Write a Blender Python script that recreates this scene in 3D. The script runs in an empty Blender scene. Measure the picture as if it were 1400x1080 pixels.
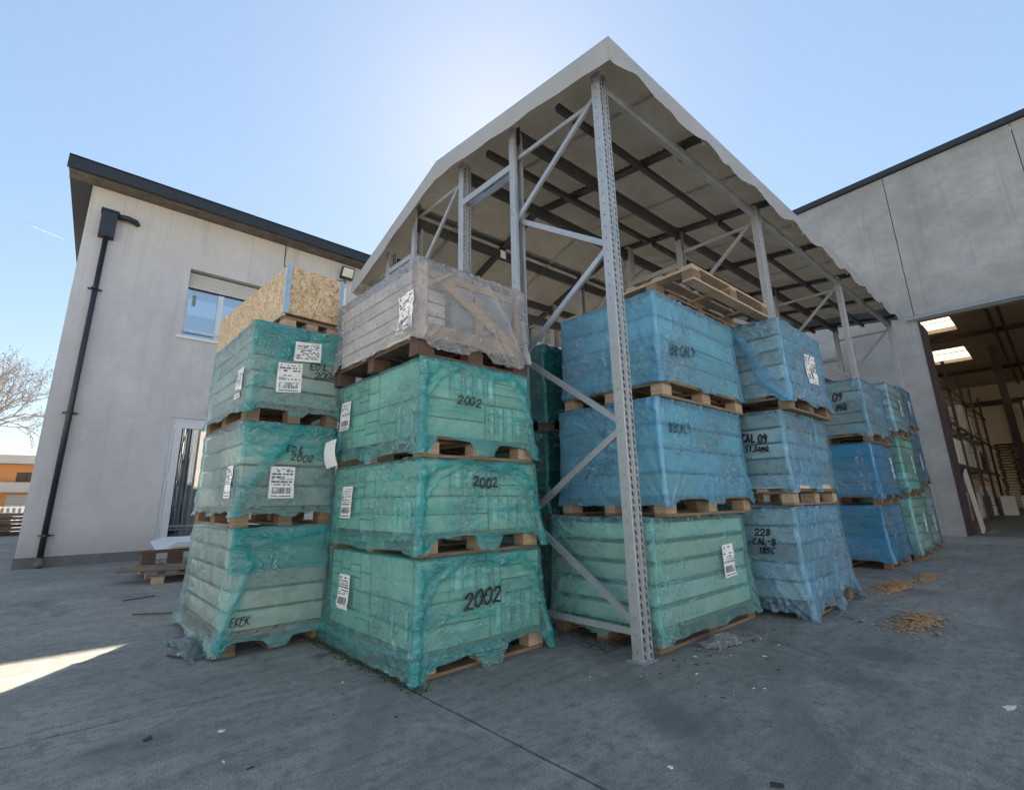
import bpy, math, random
import numpy as np
from mathutils import Vector, Matrix

S = bpy.context.scene
COL = S.collection
random.seed(7)
rng = np.random.default_rng(7)
R = math.radians

# ------------------------------------------------------------------ camera
cd = bpy.data.cameras.new("camera")
cam = bpy.data.objects.new("camera", cd); COL.objects.link(cam); S.camera = cam
cd.sensor_width = 36.0; cd.lens = 669.15 / 1400 * 36
cd.shift_x = (700 - 675.9) / 1400; cd.shift_y = -(540 - 517.2) / 1400
cd.clip_start = 0.05; cd.clip_end = 8000
rt = Vector((0.75238317, -0.65861095, -0.01229577))
up = Vector((-0.15020453, -0.18970494, 0.97028379))
bk = Vector((-0.6413721, -0.72817831, -0.24165715))
cam.matrix_world = Matrix(((rt.x, up.x, bk.x, 0), (rt.y, up.y, bk.y, 0), (rt.z, up.z, bk.z, 1.0), (0, 0, 0, 1)))

# ------------------------------------------------------------------ light
SUN = Vector((0.78, 0.856, 1.0)).normalized()
el = math.asin(SUN.z); az = math.atan2(SUN.x, SUN.y)
w = bpy.data.worlds.new("World"); S.world = w; w.use_nodes = True
nt = w.node_tree; nt.nodes.clear()
sky = nt.nodes.new("ShaderNodeTexSky"); sky.sky_type = 'NISHITA'; sky.sun_disc = False
sky.sun_elevation = el; sky.sun_rotation = az
sky.altitude = 0; sky.air_density = 1.0; sky.dust_density = 0.16; sky.ozone_density = 1.1
bg = nt.nodes.new("ShaderNodeBackground"); bg.inputs[1].default_value = 0.15
wo = nt.nodes.new("ShaderNodeOutputWorld")
gm = nt.nodes.new('ShaderNodeGamma'); gm.inputs[1].default_value = 0.45
nt.links.new(sky.outputs[0], gm.inputs[0]); hs = nt.nodes.new('ShaderNodeHueSaturation'); hs.inputs['Saturation'].default_value = 1.5; hs.inputs['Value'].default_value = 0.87
nt.links.new(gm.outputs[0], hs.inputs['Color']); nt.links.new(hs.outputs[0], bg.inputs[0]); nt.links.new(bg.outputs[0], wo.inputs[0])
sl = bpy.data.lights.new("sun", 'SUN'); sl.energy = 5.0; sl.angle = R(0.6); sl.color = (1.0, 0.87, 0.68)
so = bpy.data.objects.new("sun", sl); COL.objects.link(so)
so.rotation_euler = SUN.to_track_quat('Z', 'Y').to_euler(); so.location = (10, 10, 30)
S.view_settings.view_transform = 'Standard'; S.view_settings.look = 'None'
S.view_settings.gamma = 1; S.view_settings.use_curve_mapping = False
S.view_settings.exposure = 1.88
S.render.engine = 'CYCLES'
S.cycles.max_bounces = 10; S.cycles.diffuse_bounces = 5; S.cycles.glossy_bounces = 4
S.cycles.transparent_max_bounces = 16; S.cycles.transmission_bounces = 6
S.cycles.sample_clamp_indirect = 6.0
S.cycles.use_denoising = True

# ------------------------------------------------------------------ node helpers
class NT:
    def __init__(s, name):
        s.m = bpy.data.materials.new(name); s.m.use_nodes = True
        s.t = s.m.node_tree; s.t.nodes.clear()
        s.out = s.t.nodes.new("ShaderNodeOutputMaterial")
    def n(s, typ, **kw):
        nd = s.t.nodes.new(typ)
        for k, v in kw.items(): setattr(nd, k, v)
        return nd
    def l(s, a, b): s.t.links.new(a, b)
    def put(s, sock, v):
        if hasattr(v, 'is_output') or isinstance(v, bpy.types.NodeSocket): s.l(v, sock)
        else: sock.default_value = v
    def pos(s, scale=(1, 1, 1), rot=(0, 0, 0)):
        g = s.n("ShaderNodeNewGeometry"); mp = s.n("ShaderNodeMapping")
        mp.inputs['Scale'].default_value = scale; mp.inputs['Rotation'].default_value = rot
        s.l(g.outputs['Position'], mp.inputs[0]); return mp.outputs[0]
    def noise(s, scale, detail=4, rough=0.55, vec=None, dist=0.0):
        nd = s.n("ShaderNodeTexNoise"); nd.inputs['Scale'].default_value = scale
        nd.inputs['Detail'].default_value = detail; nd.inputs['Roughness'].default_value = rough
        nd.inputs['Distortion'].default_value = dist
        s.l(vec if vec is not None else s.pos(), nd.inputs['Vector']); return nd.outputs[0]
    def ramp(s, v, stops):
        r = s.n("ShaderNodeValToRGB"); s.l(v, r.inputs[0])
        e = r.color_ramp.elements
        while len(e) < len(stops): e.new(0.5)
        for i, (p, c) in enumerate(stops):
            e[i].position = p; e[i].color = (c, c, c, 1) if isinstance(c, (int, float)) else (*c, 1)
        return r.outputs[0]
    def mix(s, f, a, b, mode='MIX'):
        m = s.n("ShaderNodeMix", data_type='RGBA', blend_type=mode)
        s.put(m.inputs[0], f)
        s.put(m.inputs[6], (*a, 1) if isinstance(a, tuple) and len(a) == 3 else a)
        s.put(m.inputs[7], (*b, 1) if isinstance(b, tuple) and len(b) == 3 else b)
        return m.outputs[2]
    def math(s, op, a, b=0.0, clamp=False):
        m = s.n("ShaderNodeMath", operation=op, use_clamp=clamp); s.put(m.inputs[0], a); s.put(m.inputs[1], b); return m.outputs[0]
    def bump(s, h, st, dist=0.01):
        b = s.n("ShaderNodeBump"); b.inputs['Strength'].default_value = st; b.inputs['Distance'].default_value = dist
        s.l(h, b.inputs['Height']); return b.outputs[0]
    def pbr(s, col, rough=0.7, metal=0.0, normal=None, spec=None):
        p = s.n("ShaderNodeBsdfPrincipled")
        s.put(p.inputs['Base Color'], (*col, 1) if isinstance(col, tuple) and len(col) == 3 else col)
        s.put(p.inputs['Roughness'], rough); s.put(p.inputs['Metallic'], metal)
        if spec is not None: s.put(p.inputs['Specular IOR Level'], spec)
        if normal is not None: s.l(normal, p.inputs['Normal'])
        return p
    def done(s, sh):
        s.l(sh.outputs[0] if hasattr(sh, 'outputs') else sh, s.out.inputs[0]); return s.m
    def rand(s):
        return s.n("ShaderNodeObjectInfo").outputs['Random']

def simple(name, c, rough=0.6, metal=0.0, var=0.25, scale=6, bump=0.15, bscale=60):
    t = NT(name)
    n1 = t.noise(scale, 5); n2 = t.noise(bscale, 3)
    d = tuple(x * (1 - var) for x in c); b = tuple(min(1, x * (1 + var)) for x in c)
    col = t.mix(n1, d, b)
    rr = t.math('MULTIPLY_ADD', t.rand(), 0.3); 
    col = t.mix(t.math('MULTIPLY', t.rand(), 0.25), col, t.mix(1.0, col, (0.6, 0.6, 0.6), 'MULTIPLY'))
    return t.done(t.pbr(col, rough, metal, t.bump(n2, bump, 0.004)))

M = {}
def mk_materials():
    # yard concrete
    t = NT('yard_concrete')
    base = t.noise(0.55, 8, 0.6)
    streak = t.noise(1.0, 6, 0.65, t.pos((1.2, 9.0, 1), (0, 0, R(12))), 0.6)
    streak2 = t.noise(1.0, 7, 0.7, t.pos((4, 45, 1), (0, 0, R(12))), 0.3)
    fine = t.noise(110, 4, 0.75); mid = t.noise(14, 6, 0.7)
    big = t.noise(0.22, 5, 0.6); c = t.mix(t.ramp(base, [(0.38, 0.0), (0.62, 1.0)]), (0.29, 0.275, 0.24), (0.47, 0.445, 0.39)); c = t.mix(t.ramp(big, [(0.42, 0.55), (0.58, 0.0)]), c, (0.23, 0.22, 0.195))
    c = t.mix(t.ramp(streak, [(0.36, 0.45), (0.6, 0.0)]), c, (0.13, 0.126, 0.115))
    c = t.mix(t.ramp(streak2, [(0.5, 0.0), (0.8, 0.5)]), c, (0.42, 0.41, 0.38))
    wp = t.noise(2.2, 9, 0.75, None, 0.8); c = t.mix(t.ramp(wp, [(0.52, 0.0), (0.64, 0.55)]), c, (0.43, 0.41, 0.37))
    st = t.noise(0.8, 7, 0.7, t.pos((1, 1, 1)), 1.5); c = t.mix(t.ramp(st, [(0.3, 0.7), (0.42, 0.0)]), c, (0.09, 0.085, 0.075))
    ck = t.n('ShaderNodeTexVoronoi', feature='DISTANCE_TO_EDGE'); ck.inputs['Scale'].default_value = 0.42; t.l(t.pos(), ck.inputs[0])
    c = t.mix(t.ramp(mid, [(0.38, 0.5), (0.52, 0.0)]), c, (0.11, 0.11, 0.108))
    c = t.mix(t.ramp(fine, [(0.38, 0.6), (0.55, 0.0)]), c, (0.10, 0.097, 0.09)); c = t.mix(t.ramp(fine, [(0.58, 0.0), (0.75, 0.45)]), c, (0.55, 0.53, 0.48))
    sp = t.n("ShaderNodeTexVoronoi"); sp.inputs['Scale'].default_value = 60; t.l(t.pos(), sp.inputs[0])
    c = t.mix(t.ramp(sp.outputs[0], [(0.05, 0.35), (0.1, 0.0)]), c, (0.5, 0.5, 0.48))
    # oily dark stain round the rack foot, a shape of its own
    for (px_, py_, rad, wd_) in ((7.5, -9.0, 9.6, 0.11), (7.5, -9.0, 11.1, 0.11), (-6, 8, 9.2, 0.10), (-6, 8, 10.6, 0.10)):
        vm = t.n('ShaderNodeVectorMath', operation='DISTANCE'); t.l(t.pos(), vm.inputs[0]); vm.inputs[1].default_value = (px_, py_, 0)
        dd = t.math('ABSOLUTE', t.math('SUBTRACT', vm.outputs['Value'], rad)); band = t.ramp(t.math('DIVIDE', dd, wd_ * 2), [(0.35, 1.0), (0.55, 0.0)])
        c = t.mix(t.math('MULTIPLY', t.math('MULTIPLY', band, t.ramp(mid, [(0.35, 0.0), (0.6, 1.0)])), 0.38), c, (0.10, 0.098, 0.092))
    ov = t.n('ShaderNodeTexVoronoi'); ov.inputs['Scale'].default_value = 0.8; ov.inputs['Randomness'].default_value = 1.0; wv = t.mix(0.12, t.pos(), t.n('ShaderNodeTexNoise').outputs['Color'], 'ADD'); t.l(wv, ov.inputs[0])
    c = t.mix(t.math('MULTIPLY', t.ramp(ov.outputs[0], [(0.10, 1.0), (0.2, 0.0)]), 0.4), c, (0.09, 0.087, 0.08))
    h = t.math('ADD', t.math('MULTIPLY', streak2, 0.4), t.math('ADD', t.math('MULTIPLY', fine, 0.35), t.math('MULTIPLY', mid, 0.5)))
    M['ground'] = t.done(t.pbr(c, t.ramp(base, [(0.3, 0.62), (0.7, 0.85)]), 0, t.bump(h, 0.9, 0.006), 0.4))
    M['subgrade'] = simple('joint_dirt', (0.05, 0.045, 0.035), 0.95)
    M['street'] = simple('sunlit_street', (0.3, 0.29, 0.27), 0.9, var=0.15)
    # stucco
    t = NT('stucco')
    n1 = t.noise(0.9, 7, 0.65, t.pos((1, 1, 0.6))); n2 = t.noise(3.2, 6, 0.6); n3 = t.noise(90, 4, 0.7)
    c = t.mix(t.ramp(n1, [(0.3, 0.0), (0.7, 1.0)]), (0.49, 0.485, 0.50), (0.61, 0.60, 0.62))
    c = t.mix(t.ramp(n2, [(0.45, 0.0), (0.7, 0.4)]), c, (0.45, 0.435, 0.43)); c = t.mix(t.ramp(t.noise(1.6, 8, 0.75, None, 1.0), [(0.55, 0.0), (0.68, 0.4)]), c, (0.66, 0.65, 0.665)); c = t.mix(t.ramp(t.noise(14, 6, 0.8), [(0.6, 0.0), (0.75, 0.35)]), c, (0.38, 0.37, 0.37))
    vs = t.noise(1.0, 6, 0.6, t.pos((7, 7, 0.35)))
    c = t.mix(t.ramp(vs, [(0.55, 0.0), (0.8, 0.35)]), c, (0.33, 0.30, 0.26))
    hg = t.n("ShaderNodeSeparateXYZ"); t.l(t.n("ShaderNodeNewGeometry").outputs['Position'], hg.inputs[0])
    c = t.mix(t.math('MULTIPLY', t.ramp(t.math('DIVIDE', hg.outputs[2], 8.0), [(0.7, 0.0), (0.9, 1.0)]), 0.55), c, (0.62, 0.55, 0.44))
    c = t.mix(t.math('MULTIPLY', t.ramp(t.math('ADD', t.math('DIVIDE', hg.outputs[2], 3.0), t.math('MULTIPLY', n2, 0.25)), [(0.14, 1.0), (0.36, 0.0)]), 0.5), c, (0.27, 0.255, 0.235))
    dr = t.noise(1.0, 5, 0.7, t.pos((11, 11, 0.25)))
    c = t.mix(t.math('MULTIPLY', t.ramp(dr, [(0.56, 0.0), (0.68, 1.0)]), t.math('MULTIPLY', t.ramp(t.math('DIVIDE', hg.outputs[2], 8.0), [(0.45, 0.0), (0.9, 1.0)]), 0.45)), c, (0.36, 0.32, 0.27))
    M['stucco'] = t.done(t.pbr(c, 0.92, 0, t.bump(t.math('ADD', n3, t.math('MULTIPLY', n2, 2.0)), 0.5, 0.01)))
    # precast concrete
    t = NT('precast_concrete')
    n1 = t.noise(0.5, 8, 0.62, t.pos((1, 1, 1.2))); n2 = t.noise(2.4, 8, 0.7, t.pos((1, 1, 1.6)), 0.5); n3 = t.noise(40, 4, 0.7)
    c = t.mix(t.ramp(n1, [(0.3, 0.0), (0.68, 1.0)]), (0.25, 0.25, 0.245), (0.42, 0.42, 0.415))
    c = t.mix(t.ramp(n2, [(0.45, 0.0), (0.75, 0.6)]), c, (0.24, 0.245, 0.235))
    c = t.mix(t.ramp(t.noise(9, 8, 0.85), [(0.55, 0.0), (0.75, 0.55)]), c, (0.54, 0.54, 0.53))
    vs = t.noise(1.0, 6, 0.6, t.pos((6, 6, 0.3)))
    c = t.mix(t.ramp(vs, [(0.55, 0.0), (0.75, 0.5)]), c, (0.2, 0.2, 0.185))
    M['precast'] = t.done(t.pbr(c, 0.9, 0, t.bump(t.math('ADD', n3, n2), 0.4, 0.01)))
    # galvanised steel
    t = NT('galvanised_steel')
    n1 = t.noise(9, 5, 0.6); v = t.n("ShaderNodeTexVoronoi"); v.inputs['Scale'].default_value = 55; t.l(t.pos((1, 1, 0.5)), v.inputs[0])
    c = t.mix(n1, (0.28, 0.32, 0.36), (0.46, 0.50, 0.54))
    c = t.mix(0.3, c, t.mix(v.outputs[0], (0.3, 0.31, 0.32), (0.5, 0.5, 0.51)))
    c = t.mix(t.ramp(t.noise(4, 6, 0.7, t.pos((1, 1, 0.3))), [(0.62, 0.0), (0.78, 0.6)]), c, (0.26, 0.2, 0.15))
    M['galv'] = t.done(t.pbr(c, t.ramp(n1, [(0.3, 0.38), (0.7, 0.6)]), 0.45, t.bump(v.outputs[0], 0.08, 0.002)))
    M['beam_backlit'] = simple('backlit_dark_beam', (0.06, 0.06, 0.062), 0.45, 0.2, 0.3, 4, 0.1)  # inner beams and rafters: backlit darkness put into the base colour
    M['rust_beam'] = simple('rust_brown_beam', (0.085, 0.06, 0.05), 0.7, 0.0, 0.3, 4, 0.1)
    # tarp
    t = NT('tarpaulin')
    n1 = t.noise(0.8, 6, 0.6); n2 = t.noise(5, 6, 0.65)
    c = t.mix(n1, (0.27, 0.275, 0.28), (0.40, 0.405, 0.41))
    c = t.mix(t.ramp(n2, [(0.55, 0.0), (0.72, 0.5)]), c, (0.3, 0.28, 0.25))
    vs = t.noise(1.0, 6, 0.65, t.pos((5, 5, 0.6)))
    c = t.mix(t.ramp(vs, [(0.52, 0.0), (0.7, 0.5)]), c, (0.33, 0.31, 0.28))
    p = t.pbr(c, 0.55, 0, t.bump(t.math('ADD', n2, t.math('MULTIPLY', t.noise(2.0, 3), 3.0)), 0.35, 0.02))
    tr = t.n("ShaderNodeBsdfTranslucent"); tr.inputs[0].default_value = (0.5, 0.48, 0.42, 1)
    mx = t.n("ShaderNodeMixShader"); mx.inputs[0].default_value = 0.03
    t.l(p.outputs[0], mx.inputs[1]); t.l(tr.outputs[0], mx.inputs[2]); M['tarp'] = t.done(mx)
    t = NT('tarpaulin_roof_sheet')
    n1 = t.noise(0.9, 5, 0.6, None, 0.6); n2 = t.noise(4, 6, 0.65)
    c = t.mix(t.ramp(n1, [(0.35, 0.0), (0.65, 1.0)]), (0.095, 0.105, 0.12), (0.22, 0.235, 0.255))
    c = t.mix(t.ramp(n2, [(0.5, 0.0), (0.72, 0.5)]), c, (0.10, 0.10, 0.10))
    p = t.pbr(c, 0.5, 0, t.bump(n1, 0.5, 0.05))
    tr = t.n("ShaderNodeBsdfTranslucent"); tr.inputs[0].default_value = (0.5, 0.46, 0.38, 1)
    mx = t.n("ShaderNodeMixShader"); mx.inputs[0].default_value = 0.03
    t.l(p.outputs[0], mx.inputs[1]); t.l(tr.outputs[0], mx.inputs[2]); M['tarp_roof'] = t.done(mx)
    # wood
    def wood(name, a, b, rot=(0, 0, 0)):
        t = NT(name)
        n1 = t.noise(2.0, 6, 0.65, t.pos((3, 3, 45)), 0.4); n2 = t.noise(6, 4)
        c = t.mix(t.ramp(n1, [(0.3, 0.0), (0.7, 1.0)]), a, b)
        c = t.mix(t.ramp(t.rand(), [(0.0, 0.0), (1.0, 0.6)]), c, t.mix(1.0, c, (0.55, 0.52, 0.5), 'MULTIPLY'))
        c = t.mix(t.ramp(n2, [(0.55, 0.0), (0.75, 0.45)]), c, (0.12, 0.09, 0.06))
        return t.done(t.pbr(c, 0.85, 0, t.bump(n1, 0.4, 0.004)))
    M['wood'] = wood('pallet_wood', (0.155, 0.105, 0.07), (0.34, 0.245, 0.165))
    M['wood_light'] = wood('fresh_pine', (0.36, 0.26, 0.175), (0.56, 0.44, 0.32))
    M['wood_old'] = wood('weathered_wood', (0.12, 0.1, 0.085), (0.27, 0.23, 0.2))
    M['wood_dark'] = wood('dark_damp_wood', (0.07, 0.045, 0.035), (0.17, 0.11, 0.08))
    # OSB: flakes from stretched voronoi cells
    t = NT('osb_board')
    g = t.n("ShaderNodeNewGeometry"); sp = t.n("ShaderNodeSeparateXYZ"); t.l(g.outputs['Position'], sp.inputs[0])
    cb = t.n("ShaderNodeCombineXYZ"); t.l(t.math('ADD', sp.outputs[0], sp.outputs[1]), cb.inputs[0]); t.l(sp.outputs[2], cb.inputs[1])
    lay = []
    for i, ang in enumerate((0.2, 1.3, 2.3)):
        mp = t.n("ShaderNodeMapping", vector_type='TEXTURE'); mp.inputs['Rotation'].default_value = (0, 0, ang)
        mp.inputs['Scale'].default_value = (1 / 17, 1 / 70, 1); t.l(cb.outputs[0], mp.inputs[0])
        v = t.n("ShaderNodeTexVoronoi"); v.inputs['Scale'].default_value = 1.0; v.voronoi_dimensions = '2D'; t.l(mp.outputs[0], v.inputs[0]); lay.append(v)
    f1 = t.math('GREATER_THAN', t.noise(24, 1, 0.5, t.pos((1, 1, 1))), 0.47); f2 = t.math('GREATER_THAN', t.noise(28, 1, 0.5, t.pos((1.1, 1.3, .9))), 0.55)
    c = t.mix(f1, lay[0].outputs['Color'], lay[1].outputs['Color']); c = t.mix(f2, c, lay[2].outputs['Color'])
    sp2 = t.n("ShaderNodeSeparateXYZ"); t.l(c, sp2.inputs[0])
    c = t.ramp(sp2.outputs[0], [(0.0, (0.26, 0.17, 0.09)), (0.15, (0.46, 0.33, 0.19)), (0.6, (0.58, 0.44, 0.27)), (1.0, (0.70, 0.57, 0.39))])
    M['osb'] = t.done(t.pbr(c, 0.8, 0, t.bump(sp2.outputs[1], 0.5, 0.003)))
    # cartons
    def carton(name, a, b):
        t = NT(name)
        n1 = t.noise(5, 4); r = t.rand()
        c = t.mix(n1, a, b)
        c = t.mix(t.math('MULTIPLY', r, 0.45), c, t.mix(1.0, c, (0.62, 0.62, 0.64), 'MULTIPLY'))
        # faint rows of printing
        br = t.n("ShaderNodeTexBrick"); br.inputs['Scale'].default_value = 1.0
        br.inputs['Brick Width'].default_value = 0.045; br.inputs['Row Height'].default_value = 0.022
        br.inputs['Mortar Size'].default_value = 0.008
        sp = t.n("ShaderNodeSeparateXYZ"); t.l(t.n("ShaderNodeNewGeometry").outputs['Position'], sp.inputs[0])
        cb = t.n("ShaderNodeCombineXYZ"); t.l(t.math('ADD', sp.outputs[0], sp.outputs[1]), cb.inputs[0]); t.l(sp.outputs[2], cb.inputs[1])
        t.l(cb.outputs[0], br.inputs[0]); br.inputs['Color1'].default_value = (1, 1, 1, 1); br.inputs['Color2'].default_value = (0, 0, 0, 1); br.inputs['Mortar'].default_value = (0, 0, 0, 1)
        txt = t.math('GREATER_THAN', t.noise(170, 2, 0.5, t.pos((1, 1, 2))), 0.52)
        area = t.ramp(t.noise(4.5, 1, 0.5), [(0.5, 0.0), (0.53, 1.0)])
        f = t.math('MULTIPLY', t.math('MULTIPLY', txt, area), t.math('MULTIPLY', br.outputs[0], 0.5))
        c = t.mix(f, c, (0.16, 0.14, 0.13))
        return t.done(t.pbr(c, 0.75, 0, t.bump(n1, 0.2, 0.004)))
    M['box_grey'] = carton('grey_carton', (0.50, 0.47, 0.43), (0.68, 0.64, 0.58))
    M['box_tan'] = carton('tan_carton', (0.62, 0.57, 0.48), (0.84, 0.79, 0.70))
    M['box_white'] = carton('white_carton', (0.72, 0.73, 0.72), (0.88, 0.88, 0.86))
    M['box_blue'] = carton('bluish_slab', (0.20, 0.26, 0.33), (0.3, 0.36, 0.43))
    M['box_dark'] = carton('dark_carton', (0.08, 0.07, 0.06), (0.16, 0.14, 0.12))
    # stretch film
    def film(name, thin, thick, tn, tk, f0, f1, rough=0.2):
        t = NT(name)
        at = t.n("ShaderNodeAttribute"); at.attribute_name = 'dens'
        def lines(scale, vec, dist, p):
            n = t.noise(scale, 3, 0.5, vec, dist); a = t.math('ABSOLUTE', t.math('MULTIPLY_ADD', n, 2.0)); a.node.inputs[0].links[0].from_node.inputs[2].default_value = -1.0
            return t.math('POWER', t.math('SUBTRACT', 1.0, a, True), p)
        w1 = lines(3.2, t.pos((1, 1, 2.6), (0.1, 0.15, 0)), 1.8, 22); w2 = lines(7.5, t.pos((1, 1, 1.6), (0.5, 0.3, 0.2)), 2.2, 14); w3 = lines(17, t.pos((1, 1, 1.3), (-0.5, 0.2, 0)), 1.5, 8)
        msk = t.ramp(t.noise(2.3, 3, 0.6), [(0.42, 0.15), (0.62, 1.0)])
        wr = t.math('MULTIPLY', t.math('ADD', t.math('MULTIPLY', w1, 0.9), t.math('ADD', t.math('MULTIPLY', w2, 0.7), t.math('MULTIPLY', w3, 0.4))), msk)
        n = t.noise(5, 5, 0.6, t.pos((1, 1, 1.4)), 0.8); cr = t.noise(30, 4, 0.6, None, 1.0)
        d = t.math('ADD', at.outputs['Fac'], t.math('ADD', t.math('MULTIPLY', t.ramp(n, [(0.5, 0.0), (0.75, 1.0)]), 0.07), t.math('MULTIPLY', wr, 0.28)), True)
        fac = t.math('MULTIPLY_ADD', d, f1 - f0); fac.node.inputs[2].default_value = f0
        col = t.mix(d, thin, thick)
        tint = t.mix(d, tn, tk)
        h = t.math('ADD', t.math('MULTIPLY', cr, 0.35), t.math('MULTIPLY', wr, 1.3))
        nm = t.bump(h, 0.75, 0.010)
        p = t.pbr(col, rough, 0, nm, 0.6)
        tl = t.n("ShaderNodeBsdfTranslucent"); t.l(col, tl.inputs[0])
        m0 = t.n("ShaderNodeMixShader"); m0.inputs[0].default_value = 0.3; t.l(p.outputs[0], m0.inputs[1]); t.l(tl.outputs[0], m0.inputs[2])
        tp = t.n("ShaderNodeBsdfTransparent"); t.l(tint, tp.inputs[0])
        m1 = t.n("ShaderNodeMixShader"); t.l(fac, m1.inputs[0]); t.l(tp.outputs[0], m1.inputs[1]); t.l(m0.outputs[0], m1.inputs[2])
        gl = t.n("ShaderNodeBsdfGlossy"); gl.inputs['Roughness'].default_value = 0.12; t.l(nm, gl.inputs['Normal'])
        lw = t.n("ShaderNodeLayerWeight"); lw.inputs[0].default_value = 0.42
        m2 = t.n("ShaderNodeMixShader"); t.l(t.math('ADD', t.math('MULTIPLY', lw.outputs['Fresnel'], 0.8), t.math('MULTIPLY', t.math('POWER', wr, 2.0), 0.35), True), m2.inputs[0]); t.l(m1.outputs[0], m2.inputs[1]); t.l(gl.outputs[0], m2.inputs[2])
        return t.done(m2)
    M['film_green'] = film('green_stretch_film', (0.34, 0.88, 0.84), (0.0, 0.38, 0.39), (0.66, 0.97, 0.97), (0.16, 0.80, 0.82), 0.10, 0.80)
    M['film_pale'] = film('pale_green_stretch_film', (0.58, 0.88, 0.87), (0.01, 0.42, 0.43), (0.84, 0.96, 0.97), (0.22, 0.80, 0.81), 0.08, 0.78)
    M['film_mint'] = film('mint_stretch_film', (0.48, 0.94, 0.92), (0.16, 0.72, 0.70), (0.74, 0.98, 0.98), (0.46, 0.93, 0.93), 0.18, 0.78)
    M['film_blue'] = film('blue_stretch_film', (0.32, 0.74, 0.98), (0.05, 0.40, 0.78), (0.48, 0.84, 0.99), (0.26, 0.68, 0.96), 0.34, 0.84)
    M['film_sky'] = film('pale_blue_stretch_film', (0.50, 0.82, 0.97), (0.08, 0.46, 0.84), (0.76, 0.93, 0.99), (0.26, 0.68, 0.98), 0.08, 0.84)
    M['film_navy'] = film('deep_blue_stretch_film', (0.08, 0.46, 0.80), (0.02, 0.30, 0.66), (0.28, 0.68, 0.95), (0.15, 0.52, 0.86), 0.38, 0.86)
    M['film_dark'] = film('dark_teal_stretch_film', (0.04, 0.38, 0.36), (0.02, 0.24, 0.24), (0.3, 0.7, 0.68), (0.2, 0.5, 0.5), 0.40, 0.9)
    M['film_clear'] = film('clear_stretch_film', (0.86, 0.83, 0.84), (0.90, 0.88, 0.90), (0.98, 0.97, 0.98), (0.93, 0.92, 0.94), 0.20, 0.62)
    # small stuff
    M['white'] = simple('white_paint', (0.74, 0.75, 0.77), 0.4, var=0.05)
    M['sticker'] = simple('white_label_paper', (0.88, 0.89, 0.90), 0.5, var=0.04)
    M['print'] = simple('label_print', (0.06, 0.06, 0.07), 0.6)
    M['ink'] = simple('black_marker_ink', (0.012, 0.012, 0.016), 0.45)
    M['yellow'] = simple('yellow_sign', (0.75, 0.62, 0.05), 0.5)
    M['anthracite'] = simple('anthracite_sheet', (0.035, 0.04, 0.05), 0.4, 0.3, 0.2, 2, 0.05)
    M['roof_dark'] = simple('dark_roof_sheet', (0.05, 0.052, 0.058), 0.95, 0, 0.2, 2, 0.05)
    M['plinth'] = simple('dark_plinth', (0.15, 0.155, 0.16), 0.85)
    M['alu'] = simple('white_aluminium', (0.62, 0.66, 0.72), 0.35, 0.1, 0.08)
    M['bluestrip'] = simple('blue_edge_protector', (0.32, 0.47, 0.66), 0.5, 0, 0.3, 14)
    M['shutter'] = simple('roller_shutter', (0.58, 0.56, 0.52), 0.5, 0, 0.06)
    M['gasket'] = simple('black_gasket', (0.02, 0.02, 0.022), 0.6)
    M['jamb'] = simple('purple_brown_jamb', (0.07, 0.045, 0.055), 0.55, 0.2)
    M['interior_wall'] = simple('warehouse_inner_wall', (0.78, 0.68, 0.54), 0.9, 0, 0.1, 1)
    M['ceiling'] = simple('warehouse_ceiling', (0.5, 0.42, 0.33), 0.9, 0, 0.15, 1)
    M['orange'] = simple('orange_render', (0.72, 0.32, 0.12), 0.9, 0, 0.1, 1)
    M['beige'] = simple('beige_render', (0.6, 0.55, 0.48), 0.9, 0, 0.1, 1)
    M['brown'] = simple('brown_shutter', (0.12, 0.08, 0.06), 0.7)
    M['bark'] = simple('pale_bark', (0.35, 0.31, 0.29), 0.9)
    M['bud'] = simple('grey_buds', (0.34, 0.34, 0.35), 0.8)
    M['moss'] = simple('moss', (0.035, 0.05, 0.015), 0.95, 0, 0.5, 20)
    M['weed'] = simple('weed_leaf', (0.07, 0.12, 0.03), 0.7, 0, 0.4, 20)
    M['chips'] = simple('wood_chips', (0.52, 0.33, 0.18), 0.9, 0, 0.45, 60)
    M['scrapdark'] = simple('dark_scrap', (0.04, 0.035, 0.035), 0.8)
    t = NT('contrail_vapour'); tl = t.n('ShaderNodeBsdfTranslucent'); tl.inputs[0].default_value = (.6, .62, .65, 1); M['cloud'] = t.done(tl)
    M['red'] = simple('red_brown_crate', (0.25, 0.06, 0.04), 0.7)
    M['lens'] = simple('lamp_lens', (0.7, 0.68, 0.6), 0.2)
    # window glass (reflects, dark room behind)
    t = NT('window_glass')
    gl = t.n("ShaderNodeBsdfGlossy"); gl.inputs['Roughness'].default_value = 0.01; gl.inputs[0].default_value = (0.85, 0.9, 0.95, 1)
    tp = t.n("ShaderNodeBsdfTransparent"); tp.inputs[0].default_value = (0.55, 0.6, 0.63, 1)
    mx = t.n("ShaderNodeMixShader"); fr = t.n("ShaderNodeFresnel"); fr.inputs[0].default_value = 1.7
    t.l(t.math('MULTIPLY_ADD', fr.outputs[0], 1.2), mx.inputs[0])
    mx.inputs[0].links[0].from_node.inputs[2].default_value = 0.45
    t.l(tp.outputs[0], mx.inputs[1]); t.l(gl.outputs[0], mx.inputs[2]); M['glass'] = t.done(mx)
    t = NT('skylight_sheet')
    tl = t.n("ShaderNodeBsdfTranslucent"); tl.inputs[0].default_value = (0.75, 0.72, 0.64, 1)
    M['skylight'] = t.done(tl)
mk_materials()

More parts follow.
